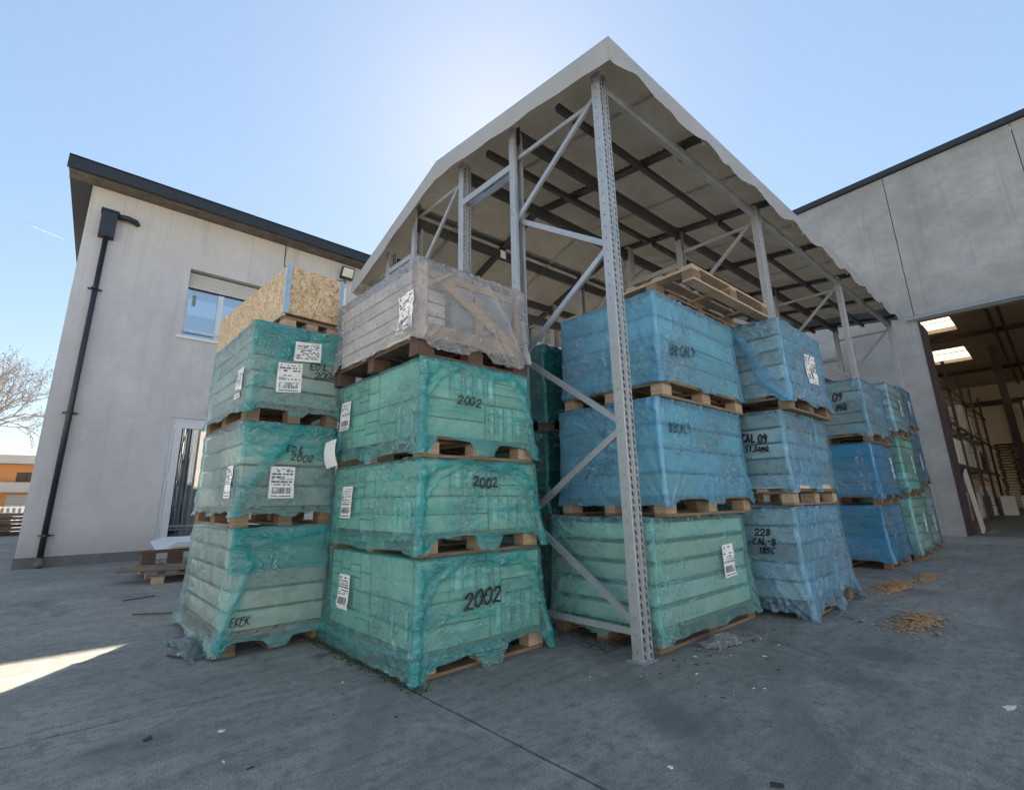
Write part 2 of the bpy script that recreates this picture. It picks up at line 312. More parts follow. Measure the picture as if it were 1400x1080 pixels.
# ------------------------------------------------------------------ object helpers
WL = {}
def wloc(p): return WL.get(p.name, Vector((0, 0, 0))) if p else Vector((0, 0, 0))
def link(o, parent=None, world=(0, 0, 0)):
    COL.objects.link(o); world = Vector(world)
    if parent: o.parent = parent
    o.location = world - wloc(parent); WL[o.name] = world
    return o
def meta(o, label=None, cat=None, group=None, kind=None):
    if label: o['label'] = label
    if cat: o['category'] = cat
    if group: o['group'] = group
    if kind: o['kind'] = kind
    return o
def thing(name, label, cat, loc, group=None):
    o = bpy.data.objects.new(name, None); o.empty_display_size = 0.2
    link(o, None, loc); return meta(o, label, cat, group)

class MB:
    def __init__(s): s.v = []; s.f = []; s.mi = []
    def quad(s, a, b, c, d, m=0):
        i = len(s.v); s.v += [tuple(a), tuple(b), tuple(c), tuple(d)]; s.f.append((i, i + 1, i + 2, i + 3)); s.mi.append(m); return s
    def poly(s, pts, m=0):
        i = len(s.v); s.v += [tuple(p) for p in pts]; s.f.append(tuple(range(i, i + len(pts)))); s.mi.append(m); return s
    def box(s, x0, x1, y0, y1, z0, z1, m=0, fn=None):
        i = len(s.v)
        P = [(x0, y0, z0), (x1, y0, z0), (x1, y1, z0), (x0, y1, z0), (x0, y0, z1), (x1, y0, z1), (x1, y1, z1), (x0, y1, z1)]
        s.v += [tuple(fn(p)) if fn else p for p in P]
        for q in ((0, 3, 2, 1), (4, 5, 6, 7), (0, 1, 5, 4), (1, 2, 6, 5), (2, 3, 7, 6), (3, 0, 4, 7)):
            s.f.append(tuple(i + k for k in q)); s.mi.append(m)
        return s
    def bar(s, a, b, w, h, upv=(0, 0, 1), m=0):
        a = Vector(a); b = Vector(b); d = (b - a).normalized(); u = Vector(upv)
        r = d.cross(u)
        if r.length < 1e-4: r = d.cross(Vector((1, 0, 0)))
        r.normalize(); u = r.cross(d); i = len(s.v)
        for c in (a, b):
            for sx, sy in ((-1, -1), (1, -1), (1, 1), (-1, 1)): s.v.append(tuple(c + r * sx * w / 2 + u * sy * h / 2))
        for q in ((0, 1, 2, 3), (7, 6, 5, 4), (0, 4, 5, 1), (1, 5, 6, 2), (2, 6, 7, 3), (3, 7, 4, 0)):
            s.f.append(tuple(i + k for k in q)); s.mi.append(m)
        return s
    def tube(s, pts, rad, n=8, m=0, cap=True):
        pts = [Vector(p) for p in pts]; rad = rad if isinstance(rad, (list, tuple)) else [rad] * len(pts)
        i0 = len(s.v)
        for k, p in enumerate(pts):
            d = (pts[min(k + 1, len(pts) - 1)] - pts[max(k - 1, 0)]).normalized()
            r = d.cross(Vector((0.13, 0.31, 0.94)) if abs(d.z) < 0.95 else Vector((1, 0, 0))).normalized(); u = r.cross(d)
            for j in range(n):
                a = 2 * math.pi * j / n; s.v.append(tuple(p + (r * math.cos(a) + u * math.sin(a)) * rad[k]))
        for k in range(len(pts) - 1):
            for j in range(n):
                a = i0 + k * n + j; b = i0 + k * n + (j + 1) % n; s.f.append((a, b, b + n, a + n)); s.mi.append(m)
        if cap:
            s.f.append(tuple(i0 + j for j in range(n))[::-1]); s.mi.append(m)
            e = i0 + (len(pts) - 1) * n; s.f.append(tuple(e + j for j in range(n))); s.mi.append(m)
        return s
    def build(s, name, mats, parent=None, smooth=False, origin=None):
        V = np.array(s.v, float)
        c = Vector(((V.max(0) + V.min(0)) / 2).tolist()) if origin is None else Vector(origin)
        V = V - np.array(c)
        me = bpy.data.meshes.new(name); me.from_pydata([tuple(v) for v in V], [], s.f)
        for m in (mats if isinstance(mats, (list, tuple)) else [mats]): me.materials.append(m)
        if len(set(s.mi)) > 1: me.polygons.foreach_set('material_index', s.mi)
        if smooth: me.polygons.foreach_set('use_smooth', [True] * len(s.f))
        me.update()
        return link(bpy.data.objects.new(name, me), parent, c)

UNIT = {}
def unit_box(mat, kind):
    """shared bevelled unit box for boards, blocks and cartons"""
    k = (mat.name, kind)
    if k not in UNIT:
        import bmesh
        bm = bmesh.new(); bmesh.ops.create_cube(bm, size=1)
        if kind == 'carton': bmesh.ops.bevel(bm, geom=bm.edges[:], offset=0.018, segments=1, affect='EDGES')
        me = bpy.data.meshes.new(kind); bm.to_mesh(me); bm.free(); me.materials.append(mat); UNIT[k] = me
    return UNIT[k]
def ub(name, mat, parent, x0, x1, y0, y1, z0, z1, kind='board', rz=0.0):
    o = bpy.data.objects.new(name, unit_box(mat, kind))
    o.scale = (x1 - x0, y1 - y0, z1 - z0); o.rotation_euler = (0, 0, rz)
    return link(o, parent, ((x0 + x1) / 2, (y0 + y1) / 2, (z0 + z1) / 2))

# value noise (numpy)
TAB = rng.random((256, 256))
def vn(x, y, seed=0):
    x = np.asarray(x, float) + seed * 17.31; y = np.asarray(y, float) + seed * 9.77
    xi = np.floor(x).astype(int); yi = np.floor(y).astype(int); fx = x - xi; fy = y - yi
    fx = fx * fx * (3 - 2 * fx); fy = fy * fy * (3 - 2 * fy)
    g = lambda a, b: TAB[a % 256, b % 256]
    return (g(xi, yi) * (1 - fx) + g(xi + 1, yi) * fx) * (1 - fy) + (g(xi, yi + 1) * (1 - fx) + g(xi + 1, yi + 1) * fx) * fy
def fbm(x, y, seed=0, o=4):
    a = 0.5; r = 0
    for i in range(o): r = r + a * vn(x, y, seed + i); x = x * 2.03; y = y * 2.03; a *= 0.5
    return r
def ridge(n, p=6): return (1 - np.abs(2 * n - 1)) ** p

# ------------------------------------------------------------------ pallet pieces
def pallet(parent, x0, x1, y0, y1, z0, mat, along='x', h=0.14, seed=0, name='pallet_board', light=None):
    """boards and blocks of a wooden pallet as parts of its load; bottom boards run 'along'"""
    rnd = random.Random(seed); t = 0.02; L = light or mat
    def brd(a0, a1, b0, b1, z, m):   # a: along axis, b: across
        j = rnd.uniform(-0.004, 0.004)
        if along == 'x': ub(name, m, parent, a0 + j, a1 + j, b0, b1, z, z + t)
        else: ub(name, m, parent, b0, b1, a0 + j, a1 + j, z, z + t)
    A0, A1, B0, B1 = (x0, x1, y0, y1) if along == 'x' else (y0, y1, x0, x1)
    wb = 0.1
    bs = [B0, (B0 + B1) / 2 - wb / 2, B1 - wb]
    as_ = [A0, (A0 + A1) / 2 - 0.07, A1 - 0.14]
    for b in bs: brd(A0, A1, b, b + wb, z0 + 0.001, mat)
    bh = h - 3 * t - 0.003
    for b in bs:
        for a in as_:
            j = rnd.uniform(-0.006, 0.006)
            z = z0 + t + 0.002
            if along == 'x': ub('pallet_block', L, parent, a + j, a + 0.14 + j, b + 0.003, b + wb - 0.003, z, z + bh)
            else: ub('pallet_block', L, parent, b + 0.003, b + wb - 0.003, a + j, a + 0.14 + j, z, z + bh)
    # stringers across, then the deck
    z = z0 + t + bh + 0.003
    for a in as_:
        if along == 'x': ub(name, mat, parent, a, a + 0.12, B0, B1, z, z + t)
        else: ub(name, mat, parent, B0, B1, a, a + 0.12, z, z + t)
    z += t + 0.001; n = 6
    for i in range(n):
        b = B0 + (B1 - B0 - wb) * i / (n - 1); brd(A0, A1, b, b + wb, z, L if i % 2 else mat)

# ------------------------------------------------------------------ wrapped loads
class Load:
    """a pallet load: footprint x0..x1, y0..y1, base z0, top z1; film evaluated as a surface"""
    def __init__(s, **k):
        s.flare = 0.02; s.arch = 0.05; s.drop = 0.06; s.res = 0.014; s.wr = 1.0; s.topband = 0.0; s.seed = 1; s.jag = 0.012
        s.ropes = {}; s.pallet = 'wood'; s.light = None; s.along = 'x'; s.pinch = 0.0; s.off = 0.016; s.dk = 1.0; s.nl = 1; s.nc = {}; s.press = 0.007; s.fd = {}
        s.__dict__.update(k)
        s.W = s.x1 - s.x0; s.D = s.y1 - s.y0
    def faceuv(s, f, u, z):
        """outward distance and density on face f ('Y' front -Y, 'X' left -X, 'R' right +X, 'B' back), u metres from face start"""
        L = s.W if f in 'YB' else s.D
        H = s.z1 - s.z0; zl = (z - s.z0); v = zl / H; q = u / L
        sd = s.seed + {'Y': 0, 'X': 31, 'R': 62, 'B': 93}[f]
        wx = fbm(u * 3, zl * 3, sd + 5, 3) * 1.2
        r1 = ridge(vn(u * 4 + wx * 2, zl * 17 + wx * 5 + u * 6, sd), 9)
        r2 = ridge(vn(u * 9 + zl * 9 + wx * 3, zl * 5 - u * 5 + wx * 2, sd + 1), 11)
        r3 = ridge(vn(u * 22 + wx * 5, zl * 24 - u * 15 + wx * 6, sd + 2), 7)
        m = np.clip(fbm(u * 2.2, zl * 2.6, sd + 9, 2) * 3.2 - 0.9, 0, 1)
        low = np.clip(1 - zl / 0.26, 0, 1); top = np.clip((v - 0.8) / 0.2, 0, 1)
        edge = np.clip(1 - np.minimum(u, L - u) / 0.05, 0, 1)
        # fans of creases from the two lower corners
        a0 = np.arctan2(zl + 0.03, u + 0.03); a1 = np.arctan2(zl + 0.03, L - u + 0.03)
        d0 = np.hypot(u, zl); d1 = np.hypot(L - u, zl)
        fan = ridge(vn(a0 * 9 + d0, d0 * 1.3, sd + 3), 5) * np.exp(-d0 * 3.2) + ridge(vn(a1 * 9 + d1, d1 * 1.3, sd + 4), 5) * np.exp(-d1 * 3.2)
        amt = 0.25 + 0.9 * m + 0.3 * low + 0.4 * top
        d = s.wr * (0.006 * r1 * amt + 0.007 * r2 * amt + 0.004 * r3 * (amt - 0.1) + 0.016 * fan)
        d = d + 0.003 * (fbm(u * 2, zl * 2, sd + 7, 2) - 0.4)
        dens = s.dk * (0.25 * r1 * amt + 0.28 * r2 * amt + 0.12 * r3 * amt + 0.55 * fan + 0.12 * low + 0.22 * edge + 0.06 * top)
        tb = s.topband.get(f, 0) if isinstance(s.topband, dict) else s.topband
        if tb > 0:
            lim = 1 - tb + 0.05 * (vn(u * 6, 0 * u, sd + 8) - 0.5)
            b = np.clip((v - lim) / 0.02, 0, 1); dens = dens + 0.62 * b; d = d + 0.004 * b * ridge(vn(u * 7 + zl * 14, zl * 5, sd + 11), 4)
        for pts, w, a in s.ropes.get(f, []):
            best = np.full(np.shape(u + zl), 9.0)
            for (p, q2) in zip(pts[:-1], pts[1:]):
                ax, ay = p[0] * L, p[1] * H; bx, by = q2[0] * L, q2[1] * H
                tt = np.clip(((u - ax) * (bx - ax) + (zl - ay) * (by - ay)) / ((bx - ax) ** 2 + (by - ay) ** 2 + 1e-9), 0, 1)
                best = np.minimum(best, np.hypot(u - ax - tt * (bx - ax), zl - ay - tt * (by - ay)))
            ww = w * (0.7 + 0.9 * vn(u * 9, zl * 9, sd + 13))
            g = np.exp(-(best / ww) ** 2); d = d + 0.011 * g * min(1, w / 0.02) + 0.004 * g * ridge(vn(u * 30, zl * 30, sd + 14), 3); dens = dens + a * g
        for k in range(1, s.nl):
            zk = 0.14 + (H - 0.14) * k / s.nl + 0.004 * np.sin(u * 5 + k * 2 + sd)
            g = np.exp(-((zl - zk) / 0.010) ** 2); d = d - s.press * g; dens = dens + 0.20 * g * (0.5 + vn(u * 5, zl * 3 + k, sd + 17))
        for k in range(1, s.nc.get(f, 1)):
            g = np.exp(-((u - L * k / s.nc[f]) / 0.008) ** 2) * (zl > 0.15); d = d - s.press * 0.5 * g; dens = dens + 0.07 * g
        dens = dens + s.fd.get(f, 0) * np.clip((zl - 0.05) * 9, 0, 1)
        # skirt: flares over the pallet, tight waist between pallet and goods
        fl = s.flare * np.exp(-np.clip(zl, 0, 9) / 0.2) + 0.25 * s.flare * (1 - v)
        waist = -s.pinch * np.exp(-((zl - 0.15) / 0.05) ** 2) * (0.4 + 0.6 * np.abs(2 * q - 1))
        return s.off + d + fl + waist, np.clip(dens, 0, 1)
    def point(s, f, u, z, e=0.0):
        d, _ = s.faceuv(f, np.array([u]), np.array([z])); d = float(d[0]) + e
        if f == 'Y': return (s.x0 + u, s.y0 - d, z)
        if f == 'X': return (s.x0 - d, s.y1 - u, z)   # u runs from the far end to the near corner
    def zbot(s, f, u, L):
        q = u / L; n = 2
        a = np.clip((np.abs(np.sin(math.pi * q * n)) - 0.42) / 0.3, 0, 1) ** 0.7
        w = {'Y': 0, 'X': 40, 'R': 60, 'B': 80}[f]
        base = s.drop + s.jag * (fbm(u * 14, 0 * u, s.seed + 20 + w, 3) - 0.45) * 2
        am = s.arch[f] if isinstance(s.arch, dict) else s.arch
        return s.z0 + np.maximum(0.004, base + am * a * (0.6 + 0.8 * vn(u * 2.5, 0 * u, s.seed + 30 + w)))
    def wrap(s, parent, mat):
        faces = [('X', s.D), ('Y', s.W), ('R', s.D), ('B', s.W)]
        cols = []; rc = 0.02
        for f, L in faces:
            r = s.res if f in 'XY' else s.res * 4
            n = max(8, int(L / r)); cols += [(f, L, (i + 0.5) / n * L) for i in range(n)]
        nrow = max(14, int((s.z1 - s.z0) / s.res)); ncol = len(cols)
        P = np.zeros((nrow + 4, ncol, 3)); Dn = np.zeros((nrow + 4, ncol))
        cx, cy = (s.x0 + s.x1) / 2, (s.y0 + s.y1) / 2
        for f, L in faces:
            idx = [i for i, c in enumerate(cols) if c[0] == f]
            u = np.array([cols[i][2] for i in idx]); zb = s.zbot(f, u, L)
            t = np.linspace(0, 1, nrow)[:, None]
            Z = zb[None, :] + t * (s.z1 - zb)[None, :]
            U = np.repeat(u[None, :], nrow, 0)
            d, de = s.faceuv(f, U, Z)
            # soften corners
            cor = np.clip(1 - np.minimum(U, L - U) / 0.03, 0, 1); d = d - 0.010 * cor ** 2
            fl = s.flare * np.exp(-(Z - s.z0) / 0.2) + 0.25 * s.flare * (1 - (Z - s.z0) / (s.z1 - s.z0))
            ext = s.off + fl                    # stretch along the face so that corners meet
            Us = -ext + (U / L) * (L + 2 * ext)
            if f == 'X': X, Y = s.x0 - d, s.y1 - Us
            elif f == 'Y': X, Y = s.x0 + Us, s.y0 - d
            elif f == 'R': X, Y = s.x1 + d, s.y0 + Us
            else: X, Y = s.x1 - Us, s.y1 + d
            # top edge: slack
            P[:nrow, idx, 0] = X; P[:nrow, idx, 1] = Y; P[:nrow, idx, 2] = Z; Dn[:nrow, idx] = de
            tw = s.wr * 0.014 * (fbm(u * 6, u * 0, s.seed + 50, 3) - 0.45)
            P[nrow - 1, idx, 2] += tw; P[nrow - 2, idx, 2] += tw * 0.5
        top = P[nrow - 1]
        for k, (inn, dz) in enumerate(((0.015, 0.010), (0.06, 0.012), (0.2, 0.008), (0.45, 0.008))):
            P[nrow + k, :, 0] = top[:, 0] + (cx - top[:, 0]) * inn * 1.6; P[nrow + k, :, 1] = top[:, 1] + (cy - top[:, 1]) * inn * 1.6
            P[nrow + k, :, 2] = s.z1 + dz + s.wr * 0.01 * (vn(top[:, 0] * 9, top[:, 1] * 9, s.seed) - 0.5) + (0 if k else 0)
            Dn[nrow + k] = 0.5
        NR = nrow + 4; V = P.reshape(-1, 3)
        i = np.arange(NR - 1)[:, None] * ncol; j = np.arange(ncol)[None, :]; jn = (j + 1) % ncol
        F = np.stack([i + j, i + jn, i + ncol + jn, i + ncol + j], -1).reshape(-1, 4)
        c = V.mean(0); me = bpy.data.meshes.new('stretch_film')
        me.vertices.add(len(V)); me.vertices.foreach_set('co', (V - c).ravel())
        nf = len(F); me.loops.add(nf * 4); me.loops.foreach_set('vertex_index', F.ravel())
        me.polygons.add(nf); me.polygons.foreach_set('loop_start', np.arange(nf) * 4)
        me.polygons.foreach_set('use_smooth', np.ones(nf, bool))
        me.update(calc_edges=True); me.validate()
        at = me.attributes.new('dens', 'FLOAT', 'POINT'); at.data.foreach_set('value', Dn.ravel())
        me.materials.append(mat)
        return link(bpy.data.objects.new('stretch_film', me), parent, c.tolist())

def carton_layers(parent, L, n, nx, ny, mat, gap=0.014, z0=None, z1=None, jit=0.006, inset=0.0, seed=0, alt=None):
    """n layers of nx x ny cartons between z0 and z1"""
    rnd = random.Random(seed); z0 = z0 or L.z0 + 0.145; z1 = z1 or L.z1 - 0.005
    H = (z1 - z0) / n
    for k in range(n):
        a, b = (nx, ny) if not alt or k % 2 == 0 else alt
        for i in range(a):
            for j in range(b):
                if 0 < i < a - 1 and 0 < j < b - 1: continue
                X0 = L.x0 + inset + (L.W - 2 * inset) * i / a; X1 = L.x0 + inset + (L.W - 2 * inset) * (i + 1) / a
                Y0 = L.y0 + inset + (L.D - 2 * inset) * j / b; Y1 = L.y0 + inset + (L.D - 2 * inset) * (j + 1) / b
                dx, dy = rnd.uniform(-jit, jit) * (k > 0), rnd.uniform(-jit, jit)
                m = mat[rnd.randrange(len(mat))] if isinstance(mat, list) else mat
                ub('carton', m, parent, X0 + 0.003 + dx, X1 - 0.003 + dx, Y0 + 0.003 + dy, Y1 - 0.003 + dy, z0 + k * H, z0 + (k + 1) * H - gap, 'carton')

# ---- writing: a small stroke alphabet, unit cells 0.62 wide x 1 high
GL = {
 '0': [[(.3, 1), (.08, .8), (.02, .45), (.1, .1), (.32, 0), (.52, .2), (.58, .6), (.45, .9), (.3, 1)]],
 '2': [[(.02, .75), (.15, .97), (.4, .98), (.5, .75), (.38, .45), (.05, .05), (.25, .1), (.62, .04)]],
 '1': [[(.1, .75), (.35, 1), (.3, 0)]], '4': [[(.35, 1), (.02, .35), (.55, .38)], [(.45, .65), (.4, 0)]],
 '5': [[(.55, .98), (.15, .95), (.1, .6), (.4, .6), (.52, .3), (.35, .02), (.02, .08)]],
 '8': [[(.3, .5), (.08, .75), (.3, 1), (.5, .78), (.3, .5), (.05, .2), (.28, 0), (.54, .22), (.3, .5)]],
 '9': [[(.5, .7), (.3, 1), (.06, .75), (.25, .5), (.5, .7), (.42, .3), (.25, 0)]],
 '3': [[(.05, .9), (.4, .95), (.25, .55), (.5, .3), (.3, 0), (.02, .1)]],
 'E': [[(.5, .98), (.08, .95), (.05, .03), (.5, .02)], [(.06, .5), (.42, .52)]],
 'D': [[(.08, 1), (.05, 0), (.35, .05), (.55, .4), (.4, .85), (.0, .98)]],
 'I': [[(.25, 1), (.22, 0)]], 'L': [[(.1, 1), (.06, .03), (.5, .05)]],
 'B': [[(.08, 1), (.05, 0), (.4, .06), (.48, .32), (.08, .52), (.42, .62), (.4, .92), (.02, .98)]],
 'C': [[(.5, .85), (.3, .98), (.05, .6), (.1, .12), (.35, 0), (.55, .12)]],
 'A': [[(.0, 0), (.28, 1), (.52, 0)], [(.1, .38), (.45, .4)]],
 'M': [[(.0, 0), (.08, .95), (.28, .4), (.48, .98), (.58, 0)]],
 'S': [[(.5, .88), (.25, 1), (.08, .72), (.45, .38), (.3, .02), (.02, .12)]],
 'R': [[(.05, 0), (.08, .98), (.42, .9), (.38, .55), (.08, .5), (.52, 0)]],
 'K': [[(.06, 1), (.04, 0)], [(.5, .95), (.08, .5), (.52, .02)]],
 'Q': [[(.3, 1), (.05, .6), (.2, .05), (.5, .3), (.5, .8), (.3, 1)], [(.3, .3), (.6, -.05)]],
 '-': [[(.05, .5), (.5, .5)]], ',': [[(.2, .1), (.12, -.15)]], '.': [[(.2, .02), (.24, .06)]], '/': [[(.0, 0), (.5, 1)]],
}
def writing(parent, L, f, text, u, z, h, slope=0.0, wid=None, thick=0.006, seed=0):
    thick *= 1.3
    """hand lettering in marker on the film of load L, as thin ribbons following the film"""
    rnd = random.Random(seed * 7 + 1); mb = MB(); sl_ = rnd.uniform(.1, .35); cw = (wid or 0.72) * h; x = u
    for ch in text:
        for st in GL.get(ch, []):
            pts = []
            for (a, b), (c, d) in zip(st[:-1], st[1:]):
                n = 4
                for k in range(n): pts.append((a + (c - a) * k / n, b + (d - b) * k / n))
            pts.append(st[-1]); jx, jy = rnd.uniform(-.06, .06), rnd.uniform(-.1, .1)
            Q = []
            for i, (a, b) in enumerate(pts):
                uu = x + (a + jx + sl_ * b) * cw / 0.72; zz = z + (b + jy) * h + slope * (x - u); Q.append((uu, zz))
            for i, ((u0, z0), (u1, z1)) in enumerate(zip(Q[:-1], Q[1:])):
                l = math.hypot(u1 - u0, z1 - z0) + 1e-9; nx, nz = -(z1 - z0) / l * thick / 2, (u1 - u0) / l * thick / 2
                ex, ez = (u1 - u0) / l * thick * 0.3, (z1 - z0) / l * thick * 0.3
                mb.quad(L.point(f, u0 - nx - ex, z0 - nz - ez, .010), L.point(f, u1 - nx + ex, z1 - nz + ez, .010), L.point(f, u1 + nx + ex, z1 + nz + ez, .010), L.point(f, u0 + nx - ex, z0 + nz - ez, .010))
        x += cw * (0.5 if ch in ',.I' else 1.0)
    o = mb.build('handwriting', M['ink'], parent); o['label'] = 'black marker writing "%s"' % text; return o

def sticker(parent, L, f, u, z, w, h, slope=0.0, seed=0, barcode=True, e=0.006):
    """white shipping label that follows the film, with printed lines"""
    rnd = random.Random(seed); mb = MB(); n = 7
    def P(a, b, ee): return L.point(f, u + a * w, z + b * h + slope * a * w, e + ee)
    for i in range(n):
        for j in range(n):
            a0, a1, b0, b1 = i / n, (i + 1) / n, j / n, (j + 1) / n
            mb.quad(P(a0, b0, 0), P(a1, b0, 0), P(a1, b1, 0), P(a0, b1, 0))
    o = mb.build('label_sticker', M['sticker'], parent)
    pr = MB()
    def r(a0, a1, b0, b1, dd=0.0015):
        k = max(1, int((a1 - a0) * 7))
        for i in range(k):
            c0, c1 = a0 + (a1 - a0) * i / k, a0 + (a1 - a0) * (i + 1) / k
            pr.quad(P(c0, b0, dd), P(c1, b0, dd), P(c1, b1, dd), P(c0, b1, dd))
    b = 0.93
    while b > (0.42 if barcode else 0.12):
        hh = rnd.choice((0.025, 0.035, 0.05)); a = 0.08
        while a < 0.9:
            l = rnd.uniform(0.05, 0.2)
            if rnd.random() < 0.72: r(a, min(0.92, a + l), b - hh, b)
            a += l + rnd.uniform(0.02, 0.08)
        b -= hh + rnd.uniform(0.02, 0.05)
    if barcode:
        a = 0.12
        while a < 0.86:
            l = rnd.choice((0.012, 0.02, 0.03)); r(a, a + l, 0.14, 0.34); a += l + rnd.choice((0.012, 0.02, 0.03))
        r(0.1, 0.88, 0.05, 0.08)
    p = pr.build('printed_text', M['print'], o); p['kind'] = 'stuff'
    return o


# ================================================================== SETTING
def jag_line(fixed, a0, a1, axis, sgn, amp=0.006, step=0.08, seed=0):
    n = max(2, int(abs(a1 - a0) / step)); t = np.linspace(a0, a1, n); o = fixed + sgn * (0.007 + amp * np.clip(fbm(t * 5, t * 0, seed + 3, 3) * 2 - 0.6, 0, 1.2))
    return [((o[i], t[i], 0) if axis == 'x' else (t[i], o[i], 0)) for i in range(n)]
def ground():
    g = MB(); g.quad((-900, -900, -0.03), (900, -900, -0.03), (900, 900, -0.03), (-900, 900, -0.03))
    o = g.build('ground', M['subgrade'], None); meta(o, kind='structure')
    JX, JY = 1.63, 3.2
    for i, (sx, sy) in enumerate(((-1, -1), (1, -1), (-1, 1), (1, 1))):
        ex, ey = (-60 if sx < 0 else 70), (-60 if sy < 0 else 20)
        mb = MB()
        a = jag_line(JX, JY + sy * 0.012, JY + sy * 9, 'x', sx, seed=i)        # along the joint x = JX
        b = jag_line(JY, JX + sx * 0.012, JX + sx * 9, 'y', sy, seed=i + 9)
        pts = [(a[0][0], b[0][1], 0)] + a[1:] + [(JX + sx * 0.007, ey, 0), (ex, ey, 0), (ex, JY + sy * 0.007, 0)] + b[1:][::-1]
        mb.poly(pts if sx * sy > 0 else pts[::-1])
        # vertical joint faces
        for L in (a, b):
            for p, q in zip(L[:-1], L[1:]): mb.quad(p, q, (q[0], q[1], -0.03), (p[0], p[1], -0.03))
        s = mb.build('concrete_slab', M['ground'], o)
    st = MB(); st.quad((-300, 20.5, 0.0), (300, 20.5, 0.0), (300, 300, 0.0), (-300, 300, 0.0))
    st.quad((-300, 20.0, 0.0), (300, 20.0, 0.0), (300, 20.5, 0.0), (-300, 20.5, 0.0))
    meta(st.build('street', M['street'], None), kind='structure')
ground()

def holed(mb, axis, c0, c1, xs, zs, holes, rev=True, m=0):
    """wall slab between planes c0 (outer) and c1; axis 'y' wall in xz, 'x' wall in yz, 'z' slab in xy; holes as (a0,a1,b0,b1)"""
    A = sorted(set(list(xs) + [h[0] for h in holes] + [h[1] for h in holes])); B = sorted(set(list(zs) + [h[2] for h in holes] + [h[3] for h in holes]))
    def P(a, b, c): return {'y': (a, c, b), 'x': (c, a, b), 'z': (a, b, c)}[axis]
    for a0, a1 in zip(A[:-1], A[1:]):
        for b0, b1 in zip(B[:-1], B[1:]):
            if any(h[0] <= a0 and a1 <= h[1] and h[2] <= b0 and b1 <= h[3] for h in holes): continue
            for c in (c0, c1): mb.quad(P(a0, b0, c), P(a1, b0, c), P(a1, b1, c), P(a0, b1, c), m)
    for h in holes:
        a0, a1, b0, b1 = h
        mb.quad(P(a0, b0, c0), P(a0, b1, c0), P(a0, b1, c1), P(a0, b0, c1), m); mb.quad(P(a1, b0, c0), P(a1, b1, c0), P(a1, b1, c1), P(a1, b0, c1), m)
        mb.quad(P(a0, b0, c0), P(a1, b0, c0), P(a1, b0, c1), P(a0, b0, c1), m); mb.quad(P(a0, b1, c0), P(a1, b1, c0), P(a1, b1, c1), P(a0, b1, c1), m)
    a0, a1, b0, b1 = A[0], A[-1], B[0], B[-1]
    mb.quad(P(a0, b0, c0), P(a0, b1, c0), P(a0, b1, c1), P(a0, b0, c1), m); mb.quad(P(a1, b0, c0), P(a1, b1, c0), P(a1, b1, c1), P(a1, b0, c1), m)
    mb.quad(P(a0, b1, c0), P(a1, b1, c0), P(a1, b1, c1), P(a0, b1, c1), m)

